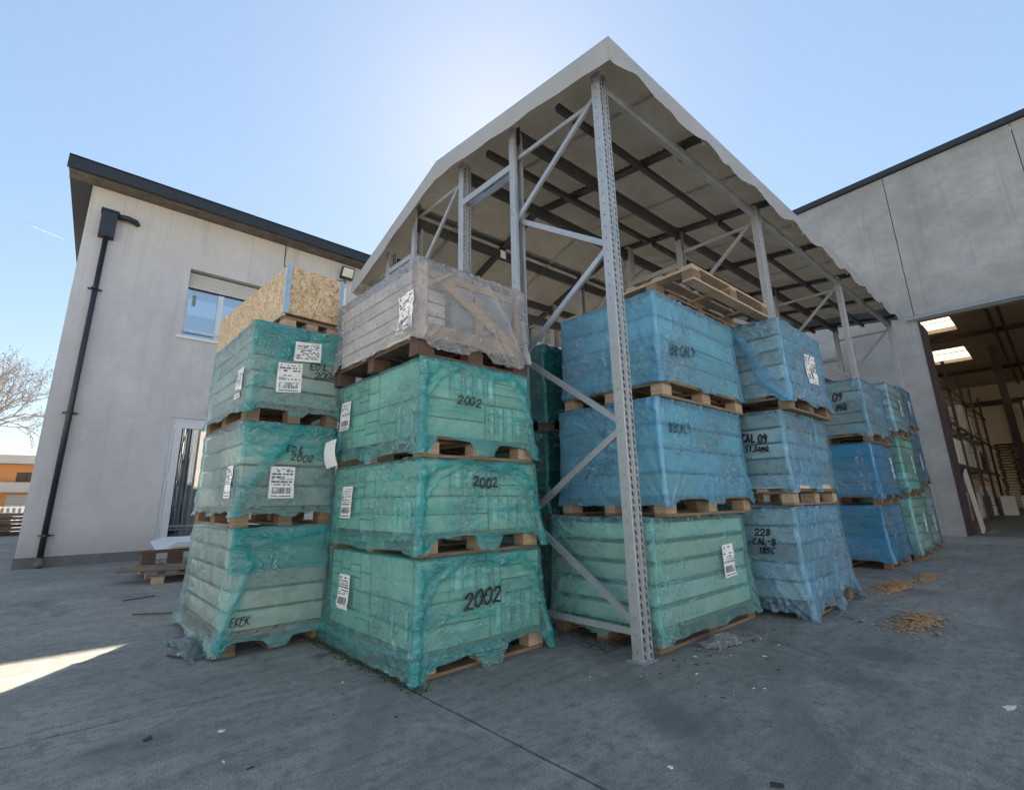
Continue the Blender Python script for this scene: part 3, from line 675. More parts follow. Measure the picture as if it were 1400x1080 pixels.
def office_building():
    FY = 11.6; X0 = -0.335; X1 = 13.0; T = 7.165
    b = thing('office_building', 'two storey grey rendered building with anthracite roof edge at the left', 'building', (X0, FY, 0))
    w1 = (1.5, 2.95, 4.42, 5.95); dr = (1.56, 2.78, 0.12, 2.70); w2 = (4.95, 6.4, 4.42, 5.95)
    mb = MB(); holed(mb, 'y', FY, FY + 0.32, (X0, X1), (0, T), [w1, dr, w2])
    mb.box(X0, X0 + 0.3, FY + 0.321, 27, 0, T + 0.1); mb.box(X1 - 0.3, X1, FY + 0.321, 27, 0, T + 0.1); mb.box(X0 + 0.301, X1 - 0.301, 26.7, 27, 0, T)
    mb.build('wall', M['stucco'], b)
    # rooms behind the glass
    rm = MB(); rm.box(X0 + 0.4, X1 - 0.4, FY + 0.4, 18, 3.3, 3.5); rm.box(X0 + 0.4, X1 - 0.4, 17.8, 18, 0, 3.29); rm.box(X0 + 0.4, X1 - 0.4, 17.8, 18, 3.51, 7)
    rm.build('inner_floor', M['plinth'], b)
    pl = MB(); pl.box(X0 - 0.012, dr[0] - 0.02, FY - 0.03, FY - 0.002, 0.0, 0.17); pl.box(dr[1] + 0.02, X1, FY - 0.03, FY - 0.002, 0.0, 0.17); pl.build('plinth', M['plinth'], b)
    # mono-pitch roof rising to the back, anthracite front gutter board
    def rf(p): return (p[0], p[1], p[2] + 0.245 * (p[1] - 11.25))
    r = MB(); r.box(-0.72, X1 + 0.3, 11.26, 28, 7.22, 7.38, fn=rf); r.build('roof', M['roof_dark'], b)
    g = MB(); g.box(-0.74, X1 + 0.32, 11.16, 11.257, 7.19, 7.41); g.box(-0.74, X1 + 0.32, 11.14, 11.257, 7.412, 7.43)
    g.build('gutter_board', M['anthracite'], b)
    sf = MB(); sf.box(-0.70, X1, 11.262, 11.598, 7.17, 7.195); sf.build('soffit_board', M['wood_old'], b)
    # windows
    for (a0, a1, b0, b1) in (w1, w2):
        f = MB(); y0, y1 = FY + 0.14, FY + 0.2; t = 0.055; sh = b1 - 0.42
        f.box(a0 + .002, a0 + t, y0, y1, b0, sh); f.box(a1 - t, a1 - .002, y0, y1, b0, sh); f.box(a0 + t + .001, a1 - t - .001, y0, y1, b0, b0 + t)
        mx = a0 + 0.62; f.box(mx, mx + 0.11, y0 - 0.01, y1, b0 + t + .001, sh)
        fo = f.build('window_frame', M['alu'], b)
        ub('glass_pane', M['glass'], fo, a0 + t, mx, y0 + .02, y0 + .032, b0 + t, sh); ub('glass_pane', M['glass'], fo, mx + .11, a1 - t, y0 + .02, y0 + .032, b0 + t, sh)
        ub('handrail', M['alu'], fo, a0 + .002, a1 - .002, FY + .06, FY + .085, b0 + 0.14, b0 + 0.165)
        ub('window_sill', M['white'], b, a0 - 0.09, a1 + 0.09, FY - 0.05, FY + 0.139, b0 - 0.05, b0 - .001)
        ub('shutter_box_slot', M['gasket'], b, a0 + .004, a1 - .004, FY + 0.16, FY + 0.3, sh + .001, sh + 0.045)
        k = 0; z = sh + 0.046
        while z < b1 - 0.04: ub('shutter_slat', M['shutter'], b, a0 + .004, a1 - .004, FY + 0.13, FY + 0.15, z, z + 0.036); z += 0.042
    ub('pale_lamp_strip', M['lens'], b, w1[0] + 0.13, w1[0] + 0.2, FY + .16, FY + .165, 5.17, 5.42)  # pale strip standing in for a lamp behind the pane
    # glazed door
    a0, a1, b0, b1 = dr; y0, y1 = FY + 0.03, FY + 0.1
    f = MB(); t = 0.07
    f.box(a0 + .002, a0 + t, y0, y1, b0, b1 - .002); f.box(a1 - t, a1 - .002, y0, y1, b0, b1 - .002); f.box(a0 + t + .001, a1 - t - .001, y0, y1, b1 - t, b1 - .002)
    fo = f.build('door_frame', M['alu'], b)
    l = MB(); l.box(a0 + t + .004, a0 + t + .13, y0 - .015, y1 - .01, b0 + .01, b1 - t - .004); l.box(a1 - t - .13, a1 - t - .004, y0 - .015, y1 - .01, b0 + .01, b1 - t - .004)
    l.box(a0 + t + .131, a1 - t - .131, y0 - .015, y1 - .01, b1 - t - .13, b1 - t - .004); l.box(a0 + t + .131, a1 - t - .131, y0 - .015, y1 - .01, b0 + .01, b0 + .14)
    lo = l.build('door_leaf', M['alu'], b)
    ub('glass_pane', M['glass'], lo, a0 + t + .13, a1 - t - .13, y0 + .02, y0 + .03, b0 + .14, b1 - t - .13)
    for z in (0.55, 1.45, 2.45): ub('door_hinge', M['alu'], fo, a0 + t - .02, a0 + t + .02, y0 - .03, y0 - .001, z, z + 0.12)
    # made-up pieces behind the pane, standing in for what it mirrors
    for (xa, xb, ya, za, mt) in ((1.75, 2.0, 12.2, 1.5, 'plinth'), (2.0, 2.5, 12.6, 1.0, 'anthracite')):
        ub('reflection_panel', M[mt], b, xa, xb, ya, ya + 0.06, 0.13, za)
    for k in range(2): ub('reflection_bar', M['brown'], b, 2.0 + k * 0.11, 2.04 + k * 0.11, 13.2, 13.26, 0.13, 1.3)
    ub('reflection_band', M['white'], b, 1.6, 2.7, 13.3, 13.34, 1.5, 1.75)
    ub('reflection_frame', M['gasket'], b, 1.7, 2.15, 12.9, 12.95, 1.95, 2.02); ub('reflection_frame', M['gasket'], b, 2.2, 2.5, 12.9, 12.95, 1.5, 2.7)
    # rainwater head and downpipe
    d = MB(); d.tube([(0.01, 11.50, 6.08), (-0.005, 11.50, 3.0), (-0.02, 11.50, 0.16)], 0.045, 14); dp = d.build('downpipe', M['anthracite'], b, True)
    h = MB(); h.box(-0.12, 0.13, 11.40, 11.595, 6.1, 6.62); h.box(-0.14, 0.15, 11.38, 11.596, 6.622, 6.66); h.build('rainwater_head', M['anthracite'], b)
    h = MB(); h.tube([(0.13, 11.49, 6.6), (0.3, 11.50, 6.62), (0.42, 11.52, 6.6), (0.46, 11.61, 6.6)], 0.055, 12); h.build('overflow_pipe', M['anthracite'], b, True)
    for z in (5.0, 2.6, 0.5):
        c = MB(); c.tube([(-0.005, 11.50, z), (-0.005, 11.50, z + 0.035)], 0.062, 14); c.box(-0.11, 0.11, 11.53, 11.599, z + .008, z + .026); c.build('pipe_clamp', M['anthracite'], dp)
    e = MB(); e.tube([(-0.02, 11.50, 0.158), (-0.02, 11.49, 0.08), (-0.02, 11.40, 0.045)], 0.062, 12); e.build('pipe_shoe', M['plinth'], dp, True)
    # floodlight
    k = thing('floodlight', 'small white floodlight fixed high on the grey wall beside the shelter', 'lamp', (4.95, 11.55, 6.75))
    h = MB(); h.box(4.78, 5.12, 11.33, 11.42, 6.72, 6.98, fn=lambda p: (p[0], p[1] + (6.98 - p[2]) * 0.5, p[2])); h.build('lamp_housing', M['anthracite'], k)
    h = MB(); h.box(4.81, 5.09, 11.318, 11.329, 6.75, 6.95, fn=lambda p: (p[0], p[1] + (6.98 - p[2]) * 0.5, p[2])); h.build('lamp_glass', M['lens'], k)
    h = MB(); h.bar((4.95, 11.5, 6.72), (4.95, 11.6, 6.62), 0.05, 0.05); h.bar((4.7, 11.55, 6.62), (4.95, 11.55, 6.66), 0.03, 0.03); h.build('bracket', M['plinth'], k)
    v = MB(); v.box(4.8, 4.98, 11.5, 11.595, 5.2, 6.45); meta(v.build('vent_duct', M['white'], None), 'white vertical duct on the grey wall below the floodlight', 'duct')
office_building()

def warehouse():
    X = 17.0
    b = thing('warehouse', 'tall raw concrete warehouse with an open loading bay at the right', 'building', (X, 1.8, 0))
    top = lambda y: 9.97 + (3.9 - y) * 0.05
    J = [-11.45, -8.79, -6.12, -3.457, -0.795, 1.87, 4.53, 7.2, 9.9, 12.6, 15.3]
    for a0, a1 in zip(J[:-1], J[1:]):
        m = MB(); z0 = 5.6 if a1 < 2.5 else 0.0
        if a0 < 1.83 < a1: z0 = 5.6
        g = 0.009
        P = [(X, a0 + g, z0), (X + .2, a0 + g, z0), (X + .2, a1 - g, z0), (X, a1 - g, z0), (X, a0 + g, top(a0)), (X + .2, a0 + g, top(a0)), (X + .2, a1 - g, top(a1)), (X, a1 - g, top(a1))]
        i = len(m.v); m.v += P
        for q in ((0, 3, 2, 1), (4, 5, 6, 7), (0, 1, 5, 4), (1, 2, 6, 5), (2, 3, 7, 6), (3, 0, 4, 7)): m.f.append(q); m.mi.append(0)
        m.build('wall_panel', M['precast'], b)
    m = MB(); m.box(X + 0.06, X + 0.3, -11.4, 1.8, 5.62, 10.05); m.box(X + .201, X + 0.3, 1.84, 15, 0, 9.4); m.build('joint_backing', M['plinth'], b)
    m = MB(); m.box(X - 0.004, X + 0.2, 1.835, 1.877, 0, 5.59); m.build('wall_pier', M['precast'], b)
    c = MB()
    c.bar((X + .05, -11.6, top(-11.6) + 0.09), (X + .05, 15.4, top(15.4) + 0.09), 0.34, 0.16); c.build('coping', M['anthracite'], b)
    m = MB(); m.box(X + 0.01, X + 0.55, 1.80, 1.834, 0, 5.58); m.box(X + 0.2, X + .9, 1.76, 1.799, 0, 5.5); m.build('door_jamb', M['jamb'], b)
    m = MB(); m.tube([(X - .12, 2.15, 5.66), (X - .12, -11, 5.66)], 0.055, 12); m.build('door_track', M['galv'], b, True)
    # inside
    holes = [(30.0, 32.7, 2.1, 3.3), (36.9, 41.0, 2.3, 4.1), ] + [(x, x + 2.8, y, y + 1.4) for x in (19.5, 25, 31, 37, 43, 48.5) for y in (-11.5, -4.5, 8)]  # first two are in view; the grid is added unseen to brighten the inside
    m = MB(); holed(m, 'z', 9.0, 9.2, (17.3, 53), (-14, 12), holes); m.build('ceiling', M['ceiling'], b)
    for h in holes:
        o = ub('skylight', M['skylight'], b, h[0], h[1], h[2], h[3], 9.21, 9.22)
        for k in range(1, 4): ub('skylight_bar', M['ceiling'], o, h[0] + (h[1] - h[0]) * k / 4, h[0] + (h[1] - h[0]) * k / 4 + .06, h[2], h[3], 9.12, 9.2)
    m = MB(); m.box(52, 52.3, -14, 12, 0, 9); m.box(17.31, 52, 11.8, 12, 0, 9); m.box(17.31, 52, -14, -13.8, 0, 9); m.build('inner_wall', M['interior_wall'], b)
    m = MB(); m.box(17.3, 52, -13.8, 11.8, 0.002, 0.012); m.build('floor', M['plinth'], b)
    for (p, q, wd) in (((51.8, -13, 7.6), (51.8, 11, 7.6), .35), ((33.5, -13, 8.8), (33.5, 11, 8.8), .2), ((44, -13, 8.8), (44, 11, 8.8), .2), ((20, 0.85, 8.7), (51, 0.85, 8.7), .12), ((20, 0.5, 8.7), (51, 0.5, 8.7), .12)):
        k = MB(); k.bar(p, q, wd, wd); k.build('roof_beam', M['rust_beam'], b)
    for y in (5.2, 1.5, -3): ub('wall_column', M['rust_beam'], b, 51.5, 51.9, y, y + .4, 0.02, 7.3)
    # goods inside
    rk = thing('inner_rack', 'dark shelving rack just inside the loading bay', 'rack', (24, 2.2, 0))
    for x in (22, 26, 30, 34, 38):
        for y in (2.3, 3.4): ub('upright', M['rust_beam'], rk, x, x + .1, y, y + .1, 0.02, 6.2)
        k = MB()
        for i in range(5): k.bar((x + .05, 2.35, .4 + i * 1.15), (x + .05, 3.45, 1.0 + i * 1.15), .04, .04)
        k.build('brace', M['rust_beam'], rk)
    for z in (1.9, 3.4, 4.9):
        for y in (2.27, 3.45): ub('beam', M['rust_beam'], rk, 22, 38.1, y - .03, y, z, z + .12)
    rr = random.Random(3)
    for lv, z in (('floor', 0.02), ('lower shelf', 2.03), ('upper shelf', 3.53)):
        for i in range(7):
            x = 22.3 + i * 2.2; hh = rr.uniform(.8, 1.25)
            mt = rr.choice(('box_grey', 'box_dark', 'box_tan', 'box_white'))
            o = ub('boxed_goods', M[mt], None, x, x + rr.uniform(1.5, 2.0), 2.34 + rr.uniform(0, .2), 3.35, z, z + hh, 'carton')
            meta(o, 'dim boxed goods on the %s inside the loading bay, %s from the door' % (lv, ('first', 'second', 'third', 'fourth', 'fifth', 'sixth', 'seventh')[i]), 'boxes', 'goods on the inner rack')
    ps = thing('pallet_stack', 'tall stack of empty brown pallets inside the warehouse', 'pallet stack', (38, 1.5, 0))
    for i in range(24):
        z = 0.05 + i * 0.148; j = rr.uniform(-.04, .04); k = MB()
        for y in (0.95, 1.5, 2.05): k.box(37.4 + j, 38.6 + j, y + j, y + .1 + j, z, z + .1)
        k.box(37.4 + j, 38.6 + j, .93 + j, 2.17 + j, z + .101, z + .125)
        k.build('stacked_pallet', M['wood'], ps)
    for i in range(9):
        x = 33 + rr.uniform(0, 3); y = [2.35, 1.7, 1.0, 0.4][i % 4]; z = 0.015 + 0.45 * (i // 4)
        o = ub('carton', M['box_white'], None, 34 + .0 + (i // 4) * .05, 34.6 + (i // 4) * .05, y, y + .5, z, z + .44, 'carton')
        meta(o, 'pale box in front of the inner pallet stack, %s layer, %s from the left' % (('bottom', 'middle', 'top')[i // 4], ('first', 'second', 'third', 'fourth')[i % 4]), 'box', 'pale boxes inside the warehouse')
    ub_ = ub('steel_column', M['rust_beam'], None, 36.0, 36.3, 1.05, 1.35, 0.013, 8.6); meta(ub_, 'dark steel column inside the loading bay near the pallet stack', 'column')
    r2 = thing('goods_shelf', 'dark shelf with boxes at the right inside the warehouse', 'shelf', (34, 0, 0))
    for z in (0.6, 1.9, 3.3, 4.6): ub('shelf_board', M['rust_beam'], r2, 33, 36, -2, .7, z, z + .1)
    for y in (-2, .62): ub('upright', M['rust_beam'], r2, 33, 33.1, y, y + .1, 0.02, 5.2)
    for i, (y, z, hh) in enumerate(((-.6, .71, .9), (-.5, 2.01, .8), (-.6, 3.41, .7), (-.5, 4.71, .5))):
        ub('shelf_goods', M[('box_grey', 'box_white', 'box_tan', 'box_white')[i]], r2, 33.2, 34.4, y, y + 1.1, z, z + hh, 'carton')
    lp = MB(); lp.bar((18.6, 1.66, 0.02), (18.2, 1.72, 1.6), .7, .03, (0, 1, 0)); meta(lp.build('leaning_board', M['box_grey'], None), 'pale narrow board leaning at the left door jamb of the warehouse', 'board')
warehouse()

# ================================================================== RACK SHELTER
def roofz(x, y):
    z = 4.58 + 0.113 * (y - 1.73) if y < 4.14 else 4.852 - 0.375 * (y - 4.14)
    return z + 0.033 * (x - 2.8)
def strip(mb, o, U, wd, z0, z1, pitch, hw, hh, sl=0.0, zoff=0.0, N=None):
    o = Vector(o); U = Vector(U); z = z0
    while z < z1 - 1e-6:
        ze = min(z + pitch, z1)
        A, B, C, D = [o + U * a + Vector((0, 0, c)) for a, c in ((0, z), (wd, z), (wd, ze), (0, ze))]
        if ze - z < pitch * 0.95: mb.quad(A, B, C, D)
        else:
            cu = wd / 2; cz = (z + ze) / 2 + zoff
            a, b, c, d = [o + U * p + Vector((0, 0, q)) for p, q in ((cu - hw / 2 + sl, cz - hh / 2), (cu + hw / 2 + sl, cz - hh / 2), (cu + hw / 2 - sl, cz + hh / 2), (cu - hw / 2 - sl, cz + hh / 2))]
            mb.quad(A, B, b, a); mb.quad(B, C, c, b); mb.quad(C, D, d, c); mb.quad(D, A, a, d)
        z = ze
def upright_mesh(H, flip):
    mb = MB(); W = 0.12; Dp = 0.082; s = -1 if flip else 1
    strip(mb, (0.004, 0, 0), (1, 0, 0), 0.044, 0, H, 0.05, 0.016, 0.030, 0.004)
    mb.quad((.048, 0, 0), (.054, s * .012, 0), (.054, s * .012, H), (.048, 0, H)); mb.quad((.054, s * .012, 0), (.066, s * .012, 0), (.066, s * .012, H), (.054, s * .012, H)); mb.quad((.066, s * .012, 0), (.072, 0, 0), (.072, 0, H), (.066, s * .012, H))
    strip(mb, (0.072, 0, 0), (1, 0, 0), 0.044, 0, H, 0.05, 0.016, 0.030, 0.004)
    for x, q in ((0, 1), (W, -1)):
        mb.quad((x + q * .004, 0, 0), (x, s * .004, 0), (x, s * .004, H), (x + q * .004, 0, H))
        strip(mb, (x, s * .004, 0), (0, s, 0), 0.074, 0, H, 0.1, 0.010, 0.012)
        mb.quad((x, s * .078, 0), (x + q * .03, s * Dp, 0), (x + q * .03, s * Dp, H), (x, s * .078, H))
        mb.quad((x + q * .03, s * Dp, 0), (x + q * .03, s * .06, 0), (x + q * .03, s * .06, H), (x + q * .03, s * Dp, H))
        # inner skins so that the sheet has thickness
        mb.quad((x + q * .003, s * .008, 0), (x + q * .003, s * .03, 0), (x + q * .003, s * .03, H), (x + q * .003, s * .008, H)); mb.quad((x + q * .003, s * .052, 0), (x + q * .003, s * .075, 0), (x + q * .003, s * .075, H), (x + q * .003, s * .052, H))
    me = bpy.data.meshes.new('upright'); me.from_pydata(mb.v, [], mb.f); me.materials.append(M['galv']); return me
def shelter():
    b = thing('storage_shelter', 'open shelter of galvanised pallet rack frames under a grey tarpaulin roof', 'shelter', (2.915, 1.94, 0))
    XS = [2.915, 6.18, 9.75, 13.7]
    rows = [(1.94, False), (3.05, True), (3.80, False), (4.86, True), (5.42, False), (6.14, True)]
    for (y, flip) in rows:
        H0 = roofz(2.95, y) - 0.11
        me = upright_mesh(H0, flip)
        for x in XS:
            o = bpy.data.objects.new('upright', me); o.scale = (1, 1, (roofz(x, y) - 0.11) / H0); link(o, b, (x, y, 0.008))
            s = -1 if flip else 1
            p = MB(); p.box(x - .02, x + .14, min(y - s * .02, y + s * .11), max(y - s * .02, y + s * .11), 0.001, 0.007); p.build('base_plate', M['galv'], o)
    # frame bracing
    for x in XS:
        xx = x + 0.06
        for ya, yb in ((1.98, 3.0), (3.86, 4.8), (5.48, 6.08)):
            ha = roofz(x, ya) - 0.25; n1 = [ha + 0.0, 2.92, 1.50, 0.17]; n2 = [3.62, 2.22, 0.85]
            if ya > 5: n1 = [ha, 2.5, 1.2, .17]; n2 = [3.1, 1.9, .7]
            seq = []
            for i in range(3): seq += [(ya, n1[i], yb, n2[i]), (yb, n2[i], ya, n1[i + 1])]
            for i, (p, za, q, zb) in enumerate(seq):
                k = MB(); off = 0.02 if i % 2 else -0.02
                a, c = (xx + off, p, za), (xx + off, q, zb)
                k.bar(a, c, 0.004, 0.044, (0, 0, 1)); 
                for sg in (-1, 1):
                    d = (Vector(c) - Vector(a)).normalized(); nn = Vector((1, 0, 0)).cross(d) * 0.022 * sg
                    k.bar(Vector(a) + nn + Vector((.012, 0, 0)), Vector(c) + nn + Vector((.012, 0, 0)), .024, .003, (0, 0, 1) if abs(d.z) < .9 else (0, 1, 0))
                k.build('diagonal_brace', M['galv'], b)
            for z in (0.16, roofz(x, ya) - 0.32):
                k = MB(); k.bar((xx, ya + .03, z), (xx, yb - .0, z), .024, .04); k.build('horizontal_brace', M['galv'], b)
        for ya, yb, z in ((3.05, 3.80, 4.2), (4.86, 5.42, 3.98), (3.05, 3.8, 1.2)):
            for dx in (0.01, 0.11):
                k = MB(); strip(k, (x + dx, ya, 0), (0, 0, 1), .07, 0, 0, 1, 0, 0)
                k.bar((x + dx, ya, z), (x + dx, yb, z), .02, .07); k.build('row_spacer', M['galv'], b)
    # long beams
    def beam(y, z, h, mat, x0=2.98, x1=13.8, wd=0.05, rise=0.033, con=True):
        for (a, c) in zip([x0] + XS[1:], XS[1:-1] + [x1]):
            k = MB(); a2 = a + .12 if a > 3 else a
            za, zc = z + rise * (a2 - 2.9), z + rise * (c - 2.9)
            k.bar((a2, y, za), (c - .002, y, zc), wd, h); k.bar((a2, y - wd / 2 - .003, za + h * .3), (c - .002, y - wd / 2 - .003, zc + h * .3), .006, h * .25)
            o = k.build('rack_beam', mat, b)
            if con:
              for xx, zz in ((a2 + .006, za), (c - .008, zc)): ub('beam_connector', mat, o, xx - .004, xx + .004, y - wd / 2 - .02, y + wd / 2 + .012, zz - .1, zz + .09)
    beam(1.975, 4.395, .10, M['galv'])
    beam(3.0, 4.57, .14, M['beam_backlit']); beam(3.87, 4.60, .14, M['beam_backlit']); beam(4.80, 4.42, .13, M['beam_backlit']); beam(4.80, 4.62, .09, M['beam_backlit'])
    beam(3.45, 4.64, .07, M['beam_backlit'], con=False); beam(2.45, 4.53, .06, M['beam_backlit'], con=False); beam(5.46, 4.16, .12, M['beam_backlit']); beam(6.08, 3.84, .1, M['galv']); beam(4.80, 3.55, .12, M['beam_backlit']); beam(3.0, 3.1, .12, M['beam_backlit'], x0=6.3)
    # cross rafters (perforated profiles) and short props
    for x in (4.43, 6.30, 8.15, 9.95, 11.8, 13.6):
        for (ya, yb) in ((1.80, 4.14), (4.14, 6.16)):
            k = MB(); a = (x, ya, roofz(x, ya) - .055); c = (x, yb, roofz(x, yb) - .055)
            k.bar(a, c, .055, .05); k.bar((x, a[1], a[2] - .03), (x, c[1], c[2] - .03), .1, .008)
            for sg in (-1, 1):
                n = 34
                for i in range(n):
                    t = (i + .5) / n; p = Vector(a).lerp(Vector(c), t); dd = (Vector(c) - Vector(a)) / n * .22
                    k.bar(p + Vector((sg * .034, 0, 0)) - dd, p + Vector((sg * .034, 0, 0)) + dd, .012, .05)
            k.build('roof_rafter', M['beam_backlit'], b)
        for y in (2.0, 4.8): ub('rafter_prop', M['beam_backlit'], b, x - .03, x + .03, y - .03, y + .03, roofz(x, y) - .24, roofz(x, y) - .085)
    # tarpaulin roof
    nx, ny = 150, 40; X0, X1, Y0, Y1 = 2.78, 14.25, 1.73, 6.22
    xs = np.linspace(X0, X1, nx); ys = np.concatenate([np.linspace(Y0, 4.14, 22), np.linspace(4.14, Y1, 20)[1:]]); ny = len(ys)
    mb = MB(); g = []
    for j, y in enumerate(ys):
        for i, x in enumerate(xs):
            edge = min(x - X0, X1 - x, y - Y0, Y1 - y); dist = min(abs(x - q) for q in (4.43, 6.3, 8.15, 9.95, 11.8, 13.6))
            sag = -0.02 * min(1, dist / .5) * min(1, edge / .2) - 0.012 * float(fbm(x * 1.3, y * 1.3, 5, 3) - .45) * 2
            mb.v.append((x, y, roofz(x, y) + sag))
    for j in range(ny - 1):
        for i in range(nx - 1): a = j * nx + i; mb.f.append((a, a + 1, a + nx + 1, a + nx)); mb.mi.append(0)
    mb.build('tarpaulin_roof', M['tarp_roof'], b, True)
    for x in (3.55, 5.4, 7.25, 9.1, 10.9, 12.7):
        k = MB()
        for (ya, yb) in ((Y0 + .02, 4.14), (4.14, Y1 - .02)): k.quad((x, ya, roofz(x, ya) - .034), (x + .05, ya, roofz(x, ya) - .034), (x + .05, yb, roofz(x, yb) - .034), (x, yb, roofz(x, yb) - .034))
        k.build('welded_seam', M['tarp'], b)
    # hanging valance: front, gable end, back, far end
    def valance(path, drop, wav, seed, lab=None):
        n = len(path); rws = 7; v = MB(); s = 0; S_ = [0]; wav = np.ones(n) * wav
        for p, q in zip(path[:-1], path[1:]): s += math.dist(p[:2], q[:2]); S_.append(s)
        S_ = np.array(S_); bot = drop + wav * (np.abs(np.sin(S_ * 5.2)) - .5 + 1.6 * (fbm(S_ * 2.1, S_ * 0, seed, 3) - .45))
        for r in range(rws):
            t = r / (rws - 1)
            for i, p in enumerate(path):
                a = path[max(i - 1, 0)]; c = path[min(i + 1, n - 1)]; d = Vector((c[0] - a[0], c[1] - a[1], 0)).normalized(); nn = Vector((d.y, -d.x, 0))
                out = 0.012 * math.sin(min(1, t * 4) * math.pi / 2) + t * float(wav[i]) * (float(np.sin(S_[i] * 5.2 + 1)) * .35 + 1.2 * (float(fbm(S_[i] * 2.5 + t, t * 1.5, seed + 2, 3)) - .45))
                v.v.append((p[0] + nn.x * out, p[1] + nn.y * out, p[2] + 0.004 - t * float(bot[i])))
        for r in range(rws - 1):
            for i in range(n - 1): a = r * n + i; v.f.append((a, a + 1, a + n + 1, a + n)); v.mi.append(0)
        return v.build('tarpaulin_valance', M['tarp'], b, True)
    P = [(X0, y, roofz(X0, y)) for y in np.linspace(Y1, 4.14, 30)] + [(X0, y, roofz(X0, y)) for y in np.linspace(4.14, Y0 + .02, 40)[1:]]
    P = P[:-1] + [(x, Y0, roofz(x, Y0)) for x in np.linspace(X0, X1, 260)]
    valance(P, 0.23, [0.02] * 69 + [0.052] * (len(P) - 69), 8)
    P = [(x, Y1, roofz(x, Y1)) for x in np.linspace(X1, X0, 120)]; valance(P, 0.2, 0.05, 12)
    for i in range(26):
        x = 4.45 + i * 0.37
        k = MB(); k.tube([(x, Y0 + .035, roofz(x, Y0) - .13), (x, Y0 + .06, roofz(x, Y0) - .13)], .016, 8); k.build('tarp_eyelet', M['white'], b)
    # location plates on the inner beam
    for x, mt, ch in ((4.35, 'sticker', None), (4.62, 'yellow', '3'), (4.75, 'sticker', None), (6.9, 'sticker', None), (7.05, 'sticker', '3')):
        y = 4.768; z = 4.42 + .033 * (x - 2.9)
        o = ub('location_plate', M[mt], b, x, x + .1, y - .004, y, z - .06, z + .06)
        if ch:
            k = MB()
            for (p, q) in zip(GL['3'][0][:-1], GL['3'][0][1:]): k.bar((x + .02 + p[0] * .09, y - .006, z - .045 + p[1] * .09), (x + .02 + q[0] * .09, y - .006, z - .045 + q[1] * .09), .003, .014, (0, 0, 1))
            k.build('plate_number', M['ink'], o)
shelter()

# ================================================================== LOADS
def new_load(label, group, film, name='wrapped_pallet', cat='wrapped pallet', **k):
    L = Load(**k); t = thing(name, label, cat, ((L.x0 + L.x1) / 2, (L.y0 + L.y1) / 2, L.z0), group)
    pallet(t, L.x0 - .01, L.x1 + .01, L.y0 - .01, L.y1 + .01, L.z0, M[L.pallet], L.along, light=M[L.light] if L.light else None, seed=L.seed)
    L.wrap(t, M[film]); return L, t
ALL = {}

# --- left stack (three loads with black lettering and an OSB crate)
GA = 'loads of the left stack'
for i, (lab, z0, z1) in enumerate((
    ('pale green wrapped load on the ground with a scribble, bottom of the left stack', 0.0, 0.825),
    ('pale green wrapped load marked EDIL 2002 in the middle of the left stack', 0.835, 1.60),
    ('pale green wrapped load marked EDIL 2002 just below the chipboard crate', 1.61, 2.40))):
    L, t = new_load(lab, GA, 'film_pale', x0=1.0, x1=1.70, y0=3.96, y1=5.24, z0=z0, z1=z1, seed=3 + i * 7, flare=(0.05, 0.02, 0.025)[i], drop=(0.02, 0.07, 0.05)[i],
                    arch={'X': 0.03, 'Y': (0.07, 0.03, 0.05)[i], 'R': .03, 'B': .03}, topband={'Y': (0.38, 0.36, 0.34)[i]}, along='y', wr=.9, pinch=.01, dk=.65, nl=(5, 4, 5)[i], nc={'X': 2},
                    ropes={'Y': [([(0.55, 1.0), (0.35, .7), (0.08, 0.35), (0.0, 0.0)] if i != 0 else [(0.02, 1), (.2, .7), (.06, .3), (.03, 0)], .035, .55), ([(0, .98), (.5, .9), (1, .97)], .02, .4), ([(0, .1), (.5, .06), (1, .12)], .025, .5)],
                           'X': [([(0, .07), (.5, .04), (1, .08)], .03, .35), ([(.97, 0), (.97, 1)], .015, .3)]})
    carton_layers(t, L, 5 if i != 1 else 4, 1, 2, [M['box_grey'], M['box_tan'], M['box_grey']], seed=i, alt=(1, 1), gap=.016)
    ALL['A%d' % (i + 1)] = (L, t)
L, t = ALL['A3']
sticker(t, L, 'Y', 0.30, 2.115, 0.22, 0.165, .1, 1, False); sticker(t, L, 'Y', 0.18, 1.84, 0.195, 0.24, .1, 2)
writing(t, L, 'Y', 'EDIL', 0.43, 2.06, 0.06, .1, 0.8); writing(t, L, 'Y', '2002', 0.47, 1.985, 0.06, .15, 0.8, seed=2)
sticker(t, L, 'X', 5.24 - 4.24, 1.80, 0.17, 0.24, 0, 3)
L, t = ALL['A2']
sticker(t, L, 'Y', 0.20, 1.035, 0.185, 0.235, 0, 4); writing(t, L, 'Y', 'EDIL', 0.30, 1.385, 0.05, 0, 0.85, seed=4); writing(t, L, 'Y', '2002', 0.335, 1.315, 0.055, 0, 0.85, seed=5)
sticker(t, L, 'X', 5.24 - 4.22, 1.04, 0.18, 0.235, 0, 6)
L, t = ALL['A1']
writing(t, L, 'Y', 'EKEK', 0.02, 0.19, 0.055, 0, 0.6, seed=7)

